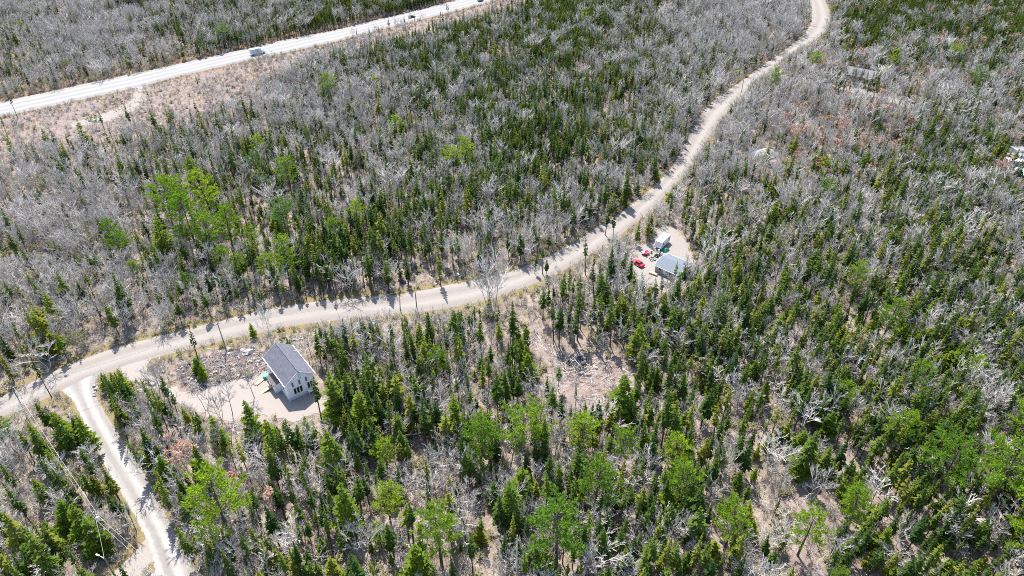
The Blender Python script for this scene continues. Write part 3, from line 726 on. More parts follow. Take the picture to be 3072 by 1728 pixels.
# ------------------------------------------------------------------ zones for words
def road_y(px):   # rows of the two roads at a column of the photograph
    my = np.interp(px, [a for a, b in MAIN_S], [b for a, b in MAIN_S]) if px < 2300 else 120
    hy = np.interp(px, [a for a, b in HWY_S], [b for a, b in HWY_S])
    return my, hy
def zone(px, py):
    my, hy = road_y(px)
    sx = np.interp(py, [b for a, b in SIDE_L], [a for a, b in SIDE_L])
    if py < hy: return 'in the wood beyond the pale highway'
    if py < my:
        if py < np.interp(px, [0, 330, 660, 1050, 1640], [470, 395, 300, 175, 22]): return 'on the cleared pink strip below the highway'
        if px < 480: return 'in the thin grey wood above the road junction' if py > 620 else 'in the scrub below the cleared strip'
        if px < 980: return 'in the pine grove above the gravel road' if py > 520 else 'in the mixed wood behind the pine grove'
        if px < 1500: return 'in the dense wood beside the middle of the gravel road' if py > 560 else 'in the wood between highway and gravel road'
        return 'in the wood inside the gravel road bend' if py > 350 else 'in the grey wood beside the far road end'
    if px > 2200 and py < 400: return 'around the grey house by the far driveway'
    if px > 2150 and py < 640: return 'in the wood past the gravel pile'
    if px < sx+20 and py > 1150: return 'in the corner west of the side road'
    if px < 640 and py > 1150: return 'between the side road and the white house'
    if px < 980 and py < 1260: return 'around the white house clearing'
    if px < 1500 and py < 1260: return 'between the white house and the slash clearing'
    if px < 1960 and py < 1290 and py > 930: return 'around the slash clearing with the burn scar'
    if py < 930: return 'between the gravel road and the garage yard' if px < 1950 else ('just past the garage yard' if px < 2450 else 'in the wood at the east edge')
    if px < 1150: return 'in the wood downhill of the white house'
    if px < 1900: return 'in the wood downhill of the slash clearing'
    if px < 2560: return 'around the bare trail south of the garage' if py > 1230 else 'in the young wood south of the garage'
    return 'in the southeast pine corner' if py > 1150 else 'in the wood at the east edge'
LOOK = {
 'spruce': ['full-topped', 'bare-stemmed', 'broad', 'thin club-topped', 'ragged', 'full-skirted'],
 'fir': ['full conical', 'slim conical', 'wide-skirted', 'narrow'],
 'pine': ['flat-crowned', 'layered', 'high-crowned', 'slim', 'bluish'],
 'bare': ['single-stemmed', 'twin-stemmed', 'slim', 'many-stemmed', 'wide-crowned', 'forked narrow'],
 'red': ['single-stemmed', 'twin-stemmed'], 'lime': ['single-stemmed', 'twin-stemmed'], 'olive': ['twin-stemmed', 'spreading'], 'snag': ['spiky', 'broken'], 'shrub': ['low', 'wispy', 'dense', 'budding']}
NOUN = dict(spruce='dark spruce', fir='green fir', pine='bright pine', bare='leafless grey tree', red='reddish budding maple', lime='yellow-green birch', olive='pale budding aspen', snag='grey dead tree', shrub='bare brown shrub')
PLUR = dict(spruce='spruces', fir='firs', pine='pines', bare='leafless trees', red='budding maples', lime='birches', olive='aspens', snag='dead trees', shrub='bare shrubs')
TALL = dict(spruce=(7.5, 10.5, 13), fir=(4.5, 7.5, 10.5), pine=(9, 13, 17), bare=(5.5, 7.5, 10), red=(5.2, 6.6, 8), lime=(5.2, 7, 9), olive=(5.2, 7, 9), snag=(6.5, 9, 12), shrub=(1.4, 2.0, 2.6))
LIMIT = dict(spruce=300, fir=300, pine=300, bare=300, red=120, lime=70, olive=150, snag=110, shrub=120)
MARKS = [(G(890, 1190), 'the white house'), (G(672, 1050), 'the utility pole near the rubble'), (G(1735, 1085), 'the black burn scar'), (G(2000, 800), 'the garage'),
         (G(1985, 730), 'the camper'), (G(83, 1248), 'the junction pole'), (G(1245, 925), 'the thin roadside pole'), (G(2285, 455), 'the gravel pile'), (G(2565, 225), 'the far grey house'),
         (G(268, 1190), 'the junction verge stones'), (G(430, 1610), 'the lane mouth'), (G(700, 1090), 'the stone rubble'), (G(2215, 290), 'the bend pole')]
big = sorted([t for t in TREES if t[6] and t[0] in ('pine', 'bare', 'red', 'lime', 'snag')], key=lambda t: -t[3])

def put_tree(k, x, y, h, wf, v, label, group, r):
    h0, parts = KIND[k][v]
    e = bpy.data.objects.new(NAMES[k], None); COL.objects.link(e); e.empty_display_size = .4
    e.location = (x, y, hz(x, y)-.05); e.rotation_euler = (r.normal(0, .035), r.normal(0, .035), r.uniform(0, 2*pi))
    s = h/h0; w = s**.75*wf if k != 'shrub' else s*wf; e.scale = (w, w, s)
    tag(e, label, CATS[k], group)
    for pn, me_ in parts:
        o = bpy.data.objects.new(pn, me_); COL.objects.link(o); o.parent = e
    return e
SHOW = {}
REST = {}
for t in TREES:
    k, x, y, h = t[:4]; px, py = PIX(x, y); tx, tp = PIX(x, y, h)
    depth = math.dist((x, y, 0), (0, 0, CAM_H))
    vis = -20 < px < PW+20 and tp < PH-8 and py > 4 and -10 < tx < PW+10
    SHOW.setdefault(k, []).append(((h/depth*(1.6 if t[6] else 1)) if vis else -1, t, px, py))
def size_word(k, h):
    a, b, c = TALL[k]; return 'small' if h < a else ('' if h < b else ('tall' if h < c else 'very tall'))
todo = []
for k, lst in SHOW.items():
    lst.sort(key=lambda q: -q[0])
    n = sum(1 for q in lst if q[0] > 0); n = min(n, LIMIT[k])
    todo += [(q[1], q[2], q[3]) for q in lst[:n]]
    REST[k] = [q[1] for q in lst[n:]]
# labels: look + kind + what it stands beside; what then still reads alike is told apart by size order or shares a group
rows = []
for t, px, py in todo:
    k, x, y, h, wf, v, hand = t
    zn = zone(px, py); sw = size_word(k, h)
    lm, ld = min(((m_[1], math.dist((x, y), m_[0].xy)) for m_ in MARKS), key=lambda q: q[1])
    where = ('beside ' + lm) if ld < 12 else (zn if ld > 26 else zn)
    base = ' '.join(w for w in (sw, LOOK[k][v], NOUN[k]) if w)
    near_txt = ''
    if ld >= 12:
        c2 = [(math.dist((x, y), (b[1], b[2])), b) for b in big if (b[1], b[2]) != (x, y)]
        d2, b2 = min(c2, key=lambda q: q[0])
        if d2 < 8: near_txt = {'pine': 'next to a big bright pine', 'bare': 'next to a large leafless tree', 'red': 'next to a reddish maple', 'lime': 'next to a yellow-green birch', 'snag': 'next to a grey snag'}[b2[0]]
    rows.append([t, base, near_txt, where, zn, px, py])
by = {}
for r_ in rows: by.setdefault((r_[1], r_[2], r_[3]), []).append(r_)
place_r = np.random.default_rng(5)
for (base, nt_, where), g_ in by.items():
    lab0 = (base + (' ' + nt_ if nt_ else '') + ' ' + where)
    if len(lab0.split()) > 15: lab0 = base + ' ' + where
    g_.sort(key=lambda r_: r_[5])
    n = len(g_)
    for i, r_ in enumerate(g_):
        t = r_[0]; extra = ''
        if n == 2: extra = ('leftmost', 'rightmost')[i]
        elif n == 3: extra = ('leftmost', 'middle', 'rightmost')[i]
        elif n > 3:
            extra = 'leftmost' if i == 0 else ('rightmost' if i == n-1 else '')
        lab = (extra + ' ' + lab0).strip()
        ws = lab.split()
        if len(ws) > 16: lab = ' '.join((base + ' ' + where).split()[:16])
        put_tree(t[0], t[1], t[2], t[3], t[4], t[5], lab, PLUR[t[0]] + ' ' + r_[4], place_r)
# one group per set of labels that stay alike
labs = {}
for o in SC.objects:
    if 'label' in o: labs.setdefault(o['label'], []).append(o)
for l, os_ in labs.items():
    if len({o.get('group') for o in os_}) > 1:
        for o in os_: o['group'] = os_[0].get('group')

# ------------------------------------------------------------------ the woods behind: one stuff object per kind
def forest(name, k, trees):
    nv = len(KIND[k]); r = np.random.default_rng(len(trees))
    xy = np.array([(t[1], t[2]) for t in trees]); z = height(xy[:, 0], xy[:, 1])-.05
    me = bpy.data.meshes.new(name); n = len(trees)
    me.vertices.add(n); me.vertices.foreach_set('co', np.column_stack([xy, z]).astype(np.float32).ravel())
    rot = np.column_stack([r.normal(0, .03, n), r.normal(0, .03, n), r.uniform(0, 2*pi, n)]).astype(np.float32)
    s = np.array([t[3]/KIND[k][t[5]][0] for t in trees]); w = (s**.75 if k != 'shrub' else s)*np.array([t[4] for t in trees])
    scl = np.column_stack([w, w, s]).astype(np.float32)
    a = me.attributes.new('turn', 'FLOAT_VECTOR', 'POINT'); a.data.foreach_set('vector', rot.ravel())
    a = me.attributes.new('size', 'FLOAT_VECTOR', 'POINT'); a.data.foreach_set('vector', scl.ravel())
    a = me.attributes.new('form', 'INT', 'POINT'); a.data.foreach_set('value', np.array([t[5] for t in trees], np.int32))
    for pn, mm in {m2.name: m2 for _, ps in KIND[k] for _, p_ in ps for m2 in p_.materials}.items(): me.materials.append(mm)
    o = link(name, me); kind(o, 'stuff')
    o['label'] = 'mass of ' + PLUR[k] + ' filling the woods across the hillside'
    ng = bpy.data.node_groups.new(name, 'GeometryNodeTree')
    ng.interface.new_socket('Geometry', in_out='INPUT', socket_type='NodeSocketGeometry'); ng.interface.new_socket('Geometry', in_out='OUTPUT', socket_type='NodeSocketGeometry')
    gi = ng.nodes.new('NodeGroupInput'); go = ng.nodes.new('NodeGroupOutput'); jn = ng.nodes.new('GeometryNodeJoinGeometry')
    def named(t_, nm):
        q = ng.nodes.new('GeometryNodeInputNamedAttribute'); q.data_type = t_; q.inputs['Name'].default_value = nm; return q.outputs[0]
    turn, size, form = named('FLOAT_VECTOR', 'turn'), named('FLOAT_VECTOR', 'size'), named('INT', 'form')
    eul = ng.nodes.new('FunctionNodeEulerToRotation'); ng.links.new(turn, eul.inputs[0])
    for v in range(nv):
        src = ng.nodes.new('GeometryNodeJoinGeometry')
        for pn, me_ in KIND[k][v][1]:
            ob = next(q for q in SC.objects if q.data is me_)
            oi = ng.nodes.new('GeometryNodeObjectInfo'); oi.transform_space = 'ORIGINAL'; oi.inputs[0].default_value = ob
            oi.inputs['As Instance'].default_value = False
            ng.links.new(oi.outputs['Geometry'], src.inputs[0])
        cmp = ng.nodes.new('FunctionNodeCompare'); cmp.data_type = 'INT'; cmp.operation = 'EQUAL'
        ng.links.new(form, cmp.inputs[2]); cmp.inputs[3].default_value = v
        ip = ng.nodes.new('GeometryNodeInstanceOnPoints')
        ng.links.new(gi.outputs[0], ip.inputs['Points']); ng.links.new(cmp.outputs[0], ip.inputs['Selection']); ng.links.new(src.outputs[0], ip.inputs['Instance'])
        ng.links.new(eul.outputs[0], ip.inputs['Rotation']); ng.links.new(size, ip.inputs['Scale'])
        ng.links.new(ip.outputs[0], jn.inputs[0])
    ng.links.new(jn.outputs[0], go.inputs[0])
    md = o.modifiers.new('trees', 'NODES'); md.node_group = ng
    return o
FOREST = dict(spruce='spruce_forest', fir='fir_thicket', pine='pine_wood', bare='bare_forest', red='maple_wood', lime='birch_wood', olive='aspen_wood', snag='dead_wood', shrub='undergrowth')
for k, lst in REST.items():
    have = {o.data.name for o in SC.objects if o.type == 'MESH'}
    lst2 = [t for t in lst if all(p_.name in have for _, p_ in KIND[k][t[5]][1])]
    if lst2: forest(FOREST[k], k, lst2)
print('TREES', {k: (len(v), len(REST[k])) for k, v in SHOW.items()})
# ------------------------------------------------------------------ materials of the built things
def wrap_mat():
    m, nt, out = mat('house_wrap')
    tc = N(nt, 'ShaderNodeTexCoord'); sx = N(nt, 'ShaderNodeSeparateXYZ'); nt.links.new(tc.outputs['Object'], sx.inputs[0])
    cb = N(nt, 'ShaderNodeCombineXYZ'); nt.links.new(maths(nt, 'ADD', sx.outputs[0], sx.outputs[1]), cb.inputs[0]); nt.links.new(sx.outputs[2], cb.inputs[1])
    b = N(nt, 'ShaderNodeTexBrick'); b.offset = .5; b.inputs['Scale'].default_value = 1.0
    b.inputs['Mortar Size'].default_value = .26; b.inputs['Mortar Smooth'].default_value = .0
    b.inputs['Brick Width'].default_value = 1.25; b.inputs['Row Height'].default_value = .72
    nt.links.new(cb.outputs[0], b.inputs['Vector'])
    f = noise(nt, tc.outputs['Object'], 9, 2)
    mk = maths(nt, 'MULTIPLY', maths(nt, 'SUBTRACT', 1.0, b.outputs['Fac']), maths(nt, 'GREATER_THAN', f, .52))
    wv = noise(nt, tc.outputs['Object'], 1.2, 3)
    c = mixc(nt, maths(nt, 'MULTIPLY', mk, .09), ramp(nt, wv, [(.3, (.78, .79, .81)), (.7, (.86, .86, .87))]), (.30, .31, .34))
    pbr(nt, out, c, .55, .3, bump=wv, bstr=.2, bdist=.03); return m
def shingle_mat(name, col):
    m, nt, out = mat(name)
    tc = N(nt, 'ShaderNodeTexCoord'); b = N(nt, 'ShaderNodeTexBrick'); b.inputs['Scale'].default_value = 1
    b.inputs['Brick Width'].default_value = .9; b.inputs['Row Height'].default_value = .28; b.inputs['Mortar Size'].default_value = .012
    b.inputs['Color1'].default_value = (*[x*.9 for x in col], 1); b.inputs['Color2'].default_value = (*[x*1.12 for x in col], 1); b.inputs['Mortar'].default_value = (*[x*.6 for x in col], 1)
    mp = N(nt, 'ShaderNodeMapping'); mp.inputs['Rotation'].default_value = (0, 0, pi/2); nt.links.new(tc.outputs['Object'], mp.inputs[0]); nt.links.new(mp.outputs[0], b.inputs['Vector'])
    f = noise(nt, tc.outputs['Object'], .8, 4)
    c = mixc(nt, .4, b.outputs['Color'], ramp(nt, f, [(.3, (.8, .8, .8)), (.7, (1.15, 1.15, 1.15))]), 'MULTIPLY')
    pbr(nt, out, c, .95, .08); return m
M['wrap'] = wrap_mat()
M['shingle'] = shingle_mat('slate_grey_shingles', (.112, .112, .135))
M['brown_roof'] = shingle_mat('brown_grey_shingles', (.13, .112, .108))
M['blue_roof'] = plain('blue_grey_steel_roof', (.135, .158, .185), .85, .05, 1.5, .15)
M['old_roof'] = shingle_mat('weathered_roof', (.20, .19, .19))
M['trim'] = plain('white_trim', (.72, .72, .73), .5, .04)
M['foam'] = plain('foundation_blocks', (.62, .68, .74), .8, .06, 2)
M['glass'] = plain('dark_window', (.012, .014, .018), .08, .1, 2, .6)
M['sheathing'] = plain('grey_opening', (.16, .16, .17), .7, .1)
M['beige'] = plain('beige_siding', (.40, .365, .32), .7, .06)
M['white'] = plain('white_paint', (.74, .74, .75), .35, .04)
M['red_paint'] = plain('red_paint', (.55, .015, .035), .3, .06)
M['dark_paint'] = plain('dark_paint', (.03, .034, .04), .3, .1)
M['blue_paint'] = plain('slate_blue_paint', (.10, .13, .19), .3, .1)
M['grey_plastic'] = plain('grey_plastic', (.30, .31, .34), .5, .06)
M['rubber'] = plain('rubber', (.016, .016, .017), .85, .1)
M['timber'] = plain('raw_timber', (.42, .31, .20), .8, .18, 4)
M['grey_timber'] = plain('weathered_timber', (.30, .27, .245), .9, .2, 4)
M['teal'] = plain('turquoise_plastic', (.03, .38, .30), .5, .1)
M['green_tarp'] = plain('green_tarp', (.012, .16, .095), .55, .2, 3)
M['mint'] = plain('mint_sheet', (.30, .52, .40), .6, .08)
M['orange'] = plain('orange_plastic', (.62, .16, .05), .5, .1)
M['steel'] = plain('galvanised_steel', (.42, .43, .45), .4, .08, 3, .5, .6)
M['chalk'] = plain('pale_grey_gravel', (.25, .25, .252), .95, .25, 1.2)
m, nt, out = mat('puddle_water'); geo = N(nt, 'ShaderNodeNewGeometry')
pbr(nt, out, (.10, .13, .17), .06, .6, bump=noise(nt, geo.outputs['Position'], 2.0, 2), bstr=.05); M['water'] = m

def ang(a, b): return math.atan2(b[1]-a[1], b[0]-a[0])
def bar(mb, a, b, w, h):
    """a squared timber from a to b"""
    a, b = Vector(a), Vector(b); d = (b-a).normalized(); s = d.cross(Vector((0, 0, 1)))
    if s.length < .01: s = Vector((1, 0, 0))
    s.normalize(); up = s.cross(d); vs = []
    for p in (a, b):
        for i, j in ((-1, -1), (1, -1), (1, 1), (-1, 1)): vs.append(p+s*i*w/2+up*j*h/2)
    mb.add(vs, [(3, 2, 1, 0), (4, 5, 6, 7), (0, 1, 5, 4), (1, 2, 6, 5), (2, 3, 7, 6), (3, 0, 4, 7)])
def slab(mb, quad, th):
    q = [Vector(p) for p in quad]; n = (q[1]-q[0]).cross(q[3]-q[0]).normalized()
    lo = [p-n*th for p in q]
    mb.add(q+lo, [(0, 1, 2, 3), (7, 6, 5, 4)] + [((k+1) % 4, k, 4+k, 4+(k+1) % 4) for k in range(4)])

def window(parent, x, z, w, h, y=0.0, pane='glass', wall='front', sill=True):
    """a framed window proud of the wall; its pane is a sub-part"""
    f, p = MB(), MB()
    def bx(mb, a, b, c, sx, sy, sz):
        if wall == 'front': mb.box((a, y+b, c), (sx, sy, sz))
        else: mb.box((y+b, a, c), (sy, sx, sz))
    t = .08
    bx(f, x-w/2-t/2, -.04, z, t, .10, h+2*t); bx(f, x+w/2+t/2, -.04, z, t, .10, h+2*t)
    bx(f, x, -.04, z+h/2+t/2, w, .10, t); bx(f, x, -.05, z-h/2-t/2, w, .12, t)
    bx(p, x, -.015, z, w, .03, h)
    fo = part('window', f, M['trim'], parent); part('pane', p, M[pane], fo)
    return fo
def gable_house(W, D, eave, ridge, wall_m, base_m, base_h, z0=0.0):
    w = MB(); w.prism([(0, base_h), (W, base_h), (W, eave), (W/2, ridge), (0, eave)], 0, D)
    b = MB(); b.box((W/2, D/2, base_h/2-.2), (W+.10, D+.10, base_h+.4))
    return w, b
def gable_roof(W, D, eave, ridge, oh, og, th=.16):
    sl = (ridge-eave)/(W/2); e = eave-sl*oh+.16; r = ridge+.16
    out_ = []
    for sgn in (0, 1):
        mb = MB()
        if sgn == 0: slab(mb, [(-oh, -og, e), (W/2, -og, r), (W/2, D+og, r), (-oh, D+og, e)], th)
        else: slab(mb, [(W/2+.002, -og, r), (W+oh, -og, e), (W+oh, D+og, e), (W/2+.002, D+og, r)], th)
        out_.append(mb)
    return out_, e, r

# ------------------------------------------------------------------ the white house under construction
HA = math.atan2(.614, .789)
W_, D_ = 7.0, 12.8
hs = thing('house', 'unfinished white-wrapped two-storey house with slate grey gable roof on a gravel pad', 'house', (-54.13, 123.74, 0), HA)
w, b = gable_house(W_, D_, 5.4, 8.0, None, None, .95)
part('wall', w, M['wrap'], hs); part('foundation', b, M['foam'], hs)
roofs, e_, r_ = gable_roof(W_, D_, 5.4, 8.0, .38, .32)
for mb in roofs: part('roof', mb, M['shingle'], hs)
mb = MB(); mb.box((W_/2, D_/2, r_+.03), (.34, D_+.66, .07)); part('ridge_cap', mb, M['shingle'], hs)
for yy in (-.34, D_+.34):
    for s in (0, 1):
        mb = MB(); x0, x1 = (-.38, W_/2) if s == 0 else (W_+.38, W_/2)
        bar(mb, (x0, yy, e_-.14), (x1, yy, r_-.14), .05, .2); part('fascia', mb, M['trim'], hs)
for x0 in (-.41, W_+.41):
    mb = MB(); bar(mb, (x0, -.3, e_-.16), (x0, D_+.3, e_-.16), .05, .18); part('fascia', mb, M['trim'], hs)
for zz, hh in ((3.62, .14), (5.42, .16)):
    mb = MB(); mb.box((W_/2, -.025, zz), (W_+.06, .05, hh)); part('trim_band', mb, M['trim'], hs)
for x in (1.8, 2.6, 3.4): window(hs, x, 2.35, .56, 1.8)
for x in (5.35, 6.1): window(hs, x, 2.35, .58, 1.9)
for x in (1.55, 3.3, 5.0): window(hs, x, 4.55, .48, 1.35, pane='sheathing')
for y in (2.6, 10.6): window(hs, y, 2.4, .8, 1.1, 0, wall='side')
mb = MB(); mb.box((3.5, -.03, 6.6), (.07, .04, 2.2)); mb.box((3.8, -.03, 6.5), (.05, .04, 2.0)); part('seam_batten', mb, M['sheathing'], hs)['kind'] = 'stuff'
# small deck with a white rail under the two doors
mb = MB(); mb.box((5.75, -.62, 1.0), (2.1, 1.1, .1)); part('deck', mb, M['trim'], hs)
for x in (4.75, 5.75, 6.75):
    mb = MB(); mb.box((x, -1.12, 1.0), (.09, .09, 2.0)); part('deck_post', mb, M['trim'], hs)
mb = MB(); bar(mb, (4.7, -1.12, 1.95), (6.8, -1.12, 1.95), .08, .06); part('rail', mb, M['trim'], hs)
for x0, y0 in ((-.5, -.36), (W_+.5, -.36)):
    mb = MB(); bar(mb, (x0, -.3, e_-.12), (x0, D_+.3, e_-.12), .12, .1); part('gutter', mb, M['trim'], hs)
mb = MB(); mb.box((3.5, -.035, 7.2), (.6, .05, .5)); part('gable_vent', mb, M['trim'], hs)
# entry bump-out
en = MB(); en.box((-.78, 6.55, 1.25), (1.55, 3.9, 3.0)); part('porch', en, M['wrap'], hs)
mb = MB(); slab(mb, [(-1.95, 4.3, 2.72), (0-.02, 4.3, 3.2), (0-.02, 8.8, 3.2), (-1.95, 8.8, 2.72)], .14); part('porch_roof', mb, M['brown_roof'], hs)
mb = MB(); mb.box((-1.565, 6.9, 1.75), (.05, .95, 2.05)); dr = part('door', mb, M['dark_paint'], hs)
mb = MB(); mb.box((-1.60, 6.55, 1.7), (.05, .05, .14)); part('handle', mb, M['steel'], dr)
mb = MB(); slab(mb, [(-4.6, 6.5, .06), (-1.6, 6.5, .85), (-1.6, 7.5, .85), (-4.6, 7.5, .06)], .07)
o = part('ramp', mb, M['timber'], hs)
for x in (-3.2, -2.0):
    for y in (6.6, 7.4):
        mb = MB(); z_ = .06+(x+4.6)*.263-.08; mb.box((x, y, z_/2), (.1, .1, z_)); part('ramp_post', mb, M['timber'], hs)
def hl(x, y): return (-54.13+x*.789-y*.614, 123.74+x*.614+y*.789)
x, y = hl(-1.4, 11.6); t = thing('storage_bin', 'small turquoise storage bin by the side wall of the white house', 'bin', (x, y, 0), HA)
mb = MB(); mb.box((0, 0, .45), (.9, 1.3, .9), 0, -.08); part('body', mb, M['teal'], t); mb = MB(); mb.box((0, 0, .94), (1.04, 1.44, .08)); part('lid', mb, M['teal'], t)
x, y = hl(-3.3, 10.9); t = thing('timber_stack', 'low stack of raw boards beside the rubble at the white house', 'timber', (x, y, 0), HA+.4)
for k in range(6):
    mb = MB(); mb.box((0, (k % 3)*.32-.32, .08+.14*(k//3)), (2.6, .28, .11), U(-.05, .05)); part('board', mb, M['timber'], t)

# ------------------------------------------------------------------ garage yard
ga = math.atan2(-.68, .733)
gt = thing('garage', 'low garage with blue-grey metal roof and beige walls in the yard', 'garage', (43.9, 179.5, 0), ga)
# local x along the front, y away; ridge along x
GW, GD = 8.0, 7.6
w = MB(); w.add([(x, y, z) for x in (0, GW) for y, z in ((0, .25), (GD, .25), (GD, 2.3), (GD/2, 3.4), (0, 2.3))], [(4, 3, 2, 1, 0), (5, 6, 7, 8, 9)] + [(k, (k+1) % 5, 5+(k+1) % 5, 5+k) for k in range(5)])
part('wall', w, M['beige'], gt); mb = MB(); mb.box((GW/2, GD/2, .02), (GW+.1, GD+.1, .5)); part('foundation', mb, M['grey_plastic'], gt)
for s in (0, 1):
    mb = MB()
    if s == 0: slab(mb, [(-.4, -.45, 2.3), (GW+.4, -.45, 2.3), (GW+.4, GD/2, 3.54), (-.4, GD/2, 3.54)], .1)
    else: slab(mb, [(-.4, GD/2+.002, 3.54), (GW+.4, GD/2+.002, 3.54), (GW+.4, GD+.45, 2.3), (-.4, GD+.45, 2.3)], .1)
    rf = part('roof', mb, M['blue_roof'], gt)
    for k in range(12):
        x = k*(GW+.6)/11-.3; mb = MB()
        if s == 0: bar(mb, (x, -.45, 2.31), (x, GD/2, 3.55), .03, .03)
        else: bar(mb, (x, GD/2, 3.55), (x, GD+.45, 2.31), .03, .03)
        part('seam', mb, M['blue_roof'], rf)
for yy, zz in ((-.48, 2.26), (GD+.48, 2.26)):
    mb = MB(); bar(mb, (-.42, yy, zz), (GW+.42, yy, zz), .06, .16); part('fascia', mb, M['trim'], gt)
for xx in (-.43, GW+.43):
    for y0 in (-.45, GD+.45):
        mb = MB(); bar(mb, (xx, y0, 2.26), (xx, GD/2, 3.5), .06, .14); part('fascia', mb, M['trim'], gt)
for x in (0, GW):
    for y in (0, GD):
        mb = MB(); mb.box((x, y, 1.26), (.16, .16, 2.0)); part('corner_board', mb, M['trim'], gt)
window(gt, 1.6, 1.5, .9, 1.0); window(gt, 5.2, 1.5, .9, 1.0)
mb = MB(); mb.box((3.3, -.04, 1.25), (.9, .06, 2.0)); d_ = part('door', mb, M['trim'], gt); mb = MB(); mb.box((3.62, -.09, 1.2), (.05, .05, .14)); part('handle', mb, M['steel'], d_)
mb = MB(); mb.box((-.03, 4.2, 1.35), (.06, 2.9, 2.2)); d_ = part('garage_door', mb, M['white'], gt)
for k in range(4):
    mb = MB(); mb.box((-.07, 4.2, .55+k*.54), (.03, 2.8, .48)); part('panel', mb, M['white'], d_)

def wheels(t, xs_, hw, r, w, n=12):
    for x in xs_:
        for s in (-1, 1):
            mb = MB(); mb.wheel((x, s*hw, r), r, w, n=n); wh = part('wheel', mb, M['rubber'], t)
            mb = MB(); mb.wheel((x, s*(hw+.02), r), r*.58, w, n=n); part('rim', mb, M['steel'], wh)
def car(name, label, x, y, a, paint, suv=False, z=0.0, group=None):
    t = thing(name, label, 'car', (x, y, z), a, group)
    h = .16 if suv else 0
    body = MB()
    prof = [(-2.2, .32), (-2.25, .62), (-2.2, .92+h), (-1.55, 1.0+h), (.75, .98+h), (1.7, .84+h), (2.15, .70+h*.6), (2.22, .36)]
    n = len(prof); hw = .88
    vs = []
    for s, k in ((-1, 1.0), (1, 1.0)):
        for px_, pz in prof: vs.append((px_, s*hw*(1.0 if pz < .8 else .95), pz))
    body.add(vs, [tuple(range(n)), tuple(range(2*n-1, n-1, -1))] + [((k+1) % n, k, n+k, n+(k+1) % n) for k in range(n)])
    part('body', body, paint, t)
    gl = MB(); b0, r0 = (.98+h), (1.46+h*1.6)
    P = [(-1.75 if suv else -1.6, b0), (-1.5 if suv else -1.0, r0), (.15, r0), (.85, b0)]
    vs = [(px_, s*(.80 if pz < 1.2 else .62), pz) for s in (-1, 1) for px_, pz in P]
    gl.add(vs, [(0, 1, 2, 3), (7, 6, 5, 4), (1, 0, 4, 5), (2, 1, 5, 6), (3, 2, 6, 7), (0, 3, 7, 4)])
    part('window', gl, M['glass'], t)
    rf = MB(); rf.box((-.45 if not suv else -.68, 0, r0+.02), (1.25 if not suv else 1.7, 1.24, .06)); part('roof', rf, paint, t)
    for s in (-1, 1):
        mb = MB(); mb.box((2.16, s*.62, .66+h*.5), (.12, .34, .14)); part('headlight', mb, M['white'], t)
        mb = MB(); mb.box((-2.22, s*.66, .8+h*.5), (.08, .28, .14)); part('tail_light', mb, M['red_paint'], t)
        mb = MB(); mb.box((.72, s*.98, 1.02+h), (.14, .18, .12)); part('mirror', mb, paint, t)
    wheels(t, (-1.38, 1.42), .80, .33, .22)
    return t
a0, a1 = G(1893, 782), G(1933, 806)
car('parked_car', 'red parked car on the gravel beside the blue-roofed garage', (a0.x+a1.x)/2, (a0.y+a1.y)/2, ang(a1, a0), M['red_paint'])

# camper trailer
ca = math.atan2(-5.4, -3.9)
ct = thing('camper_trailer', 'white travel trailer with sloped nose parked behind the garage', 'camper', (49.45-1.02, 193.3+.73, 0), ca)
mb = MB(); mb.prism([(-3.4, .55), (2.7, .55), (3.35, .95), (3.45, 1.5), (2.6, 2.85), (2.2, 2.95), (-3.3, 2.95), (-3.4, 2.7)], -1.22, 1.22); part('body', mb, M['white'], ct)
mb = MB(); slab(mb, [(3.49, -1.0, 1.55), (3.49, 1.0, 1.55), (2.72, 1.0, 2.80), (2.72, -1.0, 2.80)], .03); part('front_cap', mb, M['grey_plastic'], ct)
mb = MB(); mb.box((-.3, 0, 3.06), (1.0, .75, .24), 0, .15); part('roof_unit', mb, M['grey_plastic'], ct)
for x in (-2.3, 1.5):
    mb = MB(); mb.box((x, .3, 3.0), (.45, .45, .12)); part('roof_vent', mb, M['grey_plastic'], ct)
for s in (-1, 1):
    for x in (-2.3, 1.7):
        mb = MB(); mb.box((x, s*1.235, 1.95), (.95, .04, .6)); part('window', mb, M['glass'], ct)
    mb = MB(); mb.box((-.2, s*1.232, 1.2), (6.0, .03, .22)); part('stripe', mb, M['grey_plastic'], ct)
mb = MB(); mb.box((.1, 1.24, 1.6), (.75, .05, 1.9)); d_ = part('door', mb, M['trim'], ct); mb = MB(); mb.box((.4, 1.28, 1.5), (.06, .05, .12)); part('handle', mb, M['steel'], d_)
for x in (-.75, .15):
    for s in (-1, 1):
        mb = MB(); mb.wheel((x, s*1.08, .36), .36, .22); part('wheel', mb, M['rubber'], ct)
mb = MB(); bar(mb, (3.2, -.6, .5), (4.5, 0, .5), .1, .1); bar(mb, (3.2, .6, .5), (4.5, 0, .5), .1, .1); mb.box((4.5, 0, .5), (.2, .2, .2)); mb.box((4.3, 0, .25), (.08, .08, .5)); part('hitch', mb, M['steel'], ct)

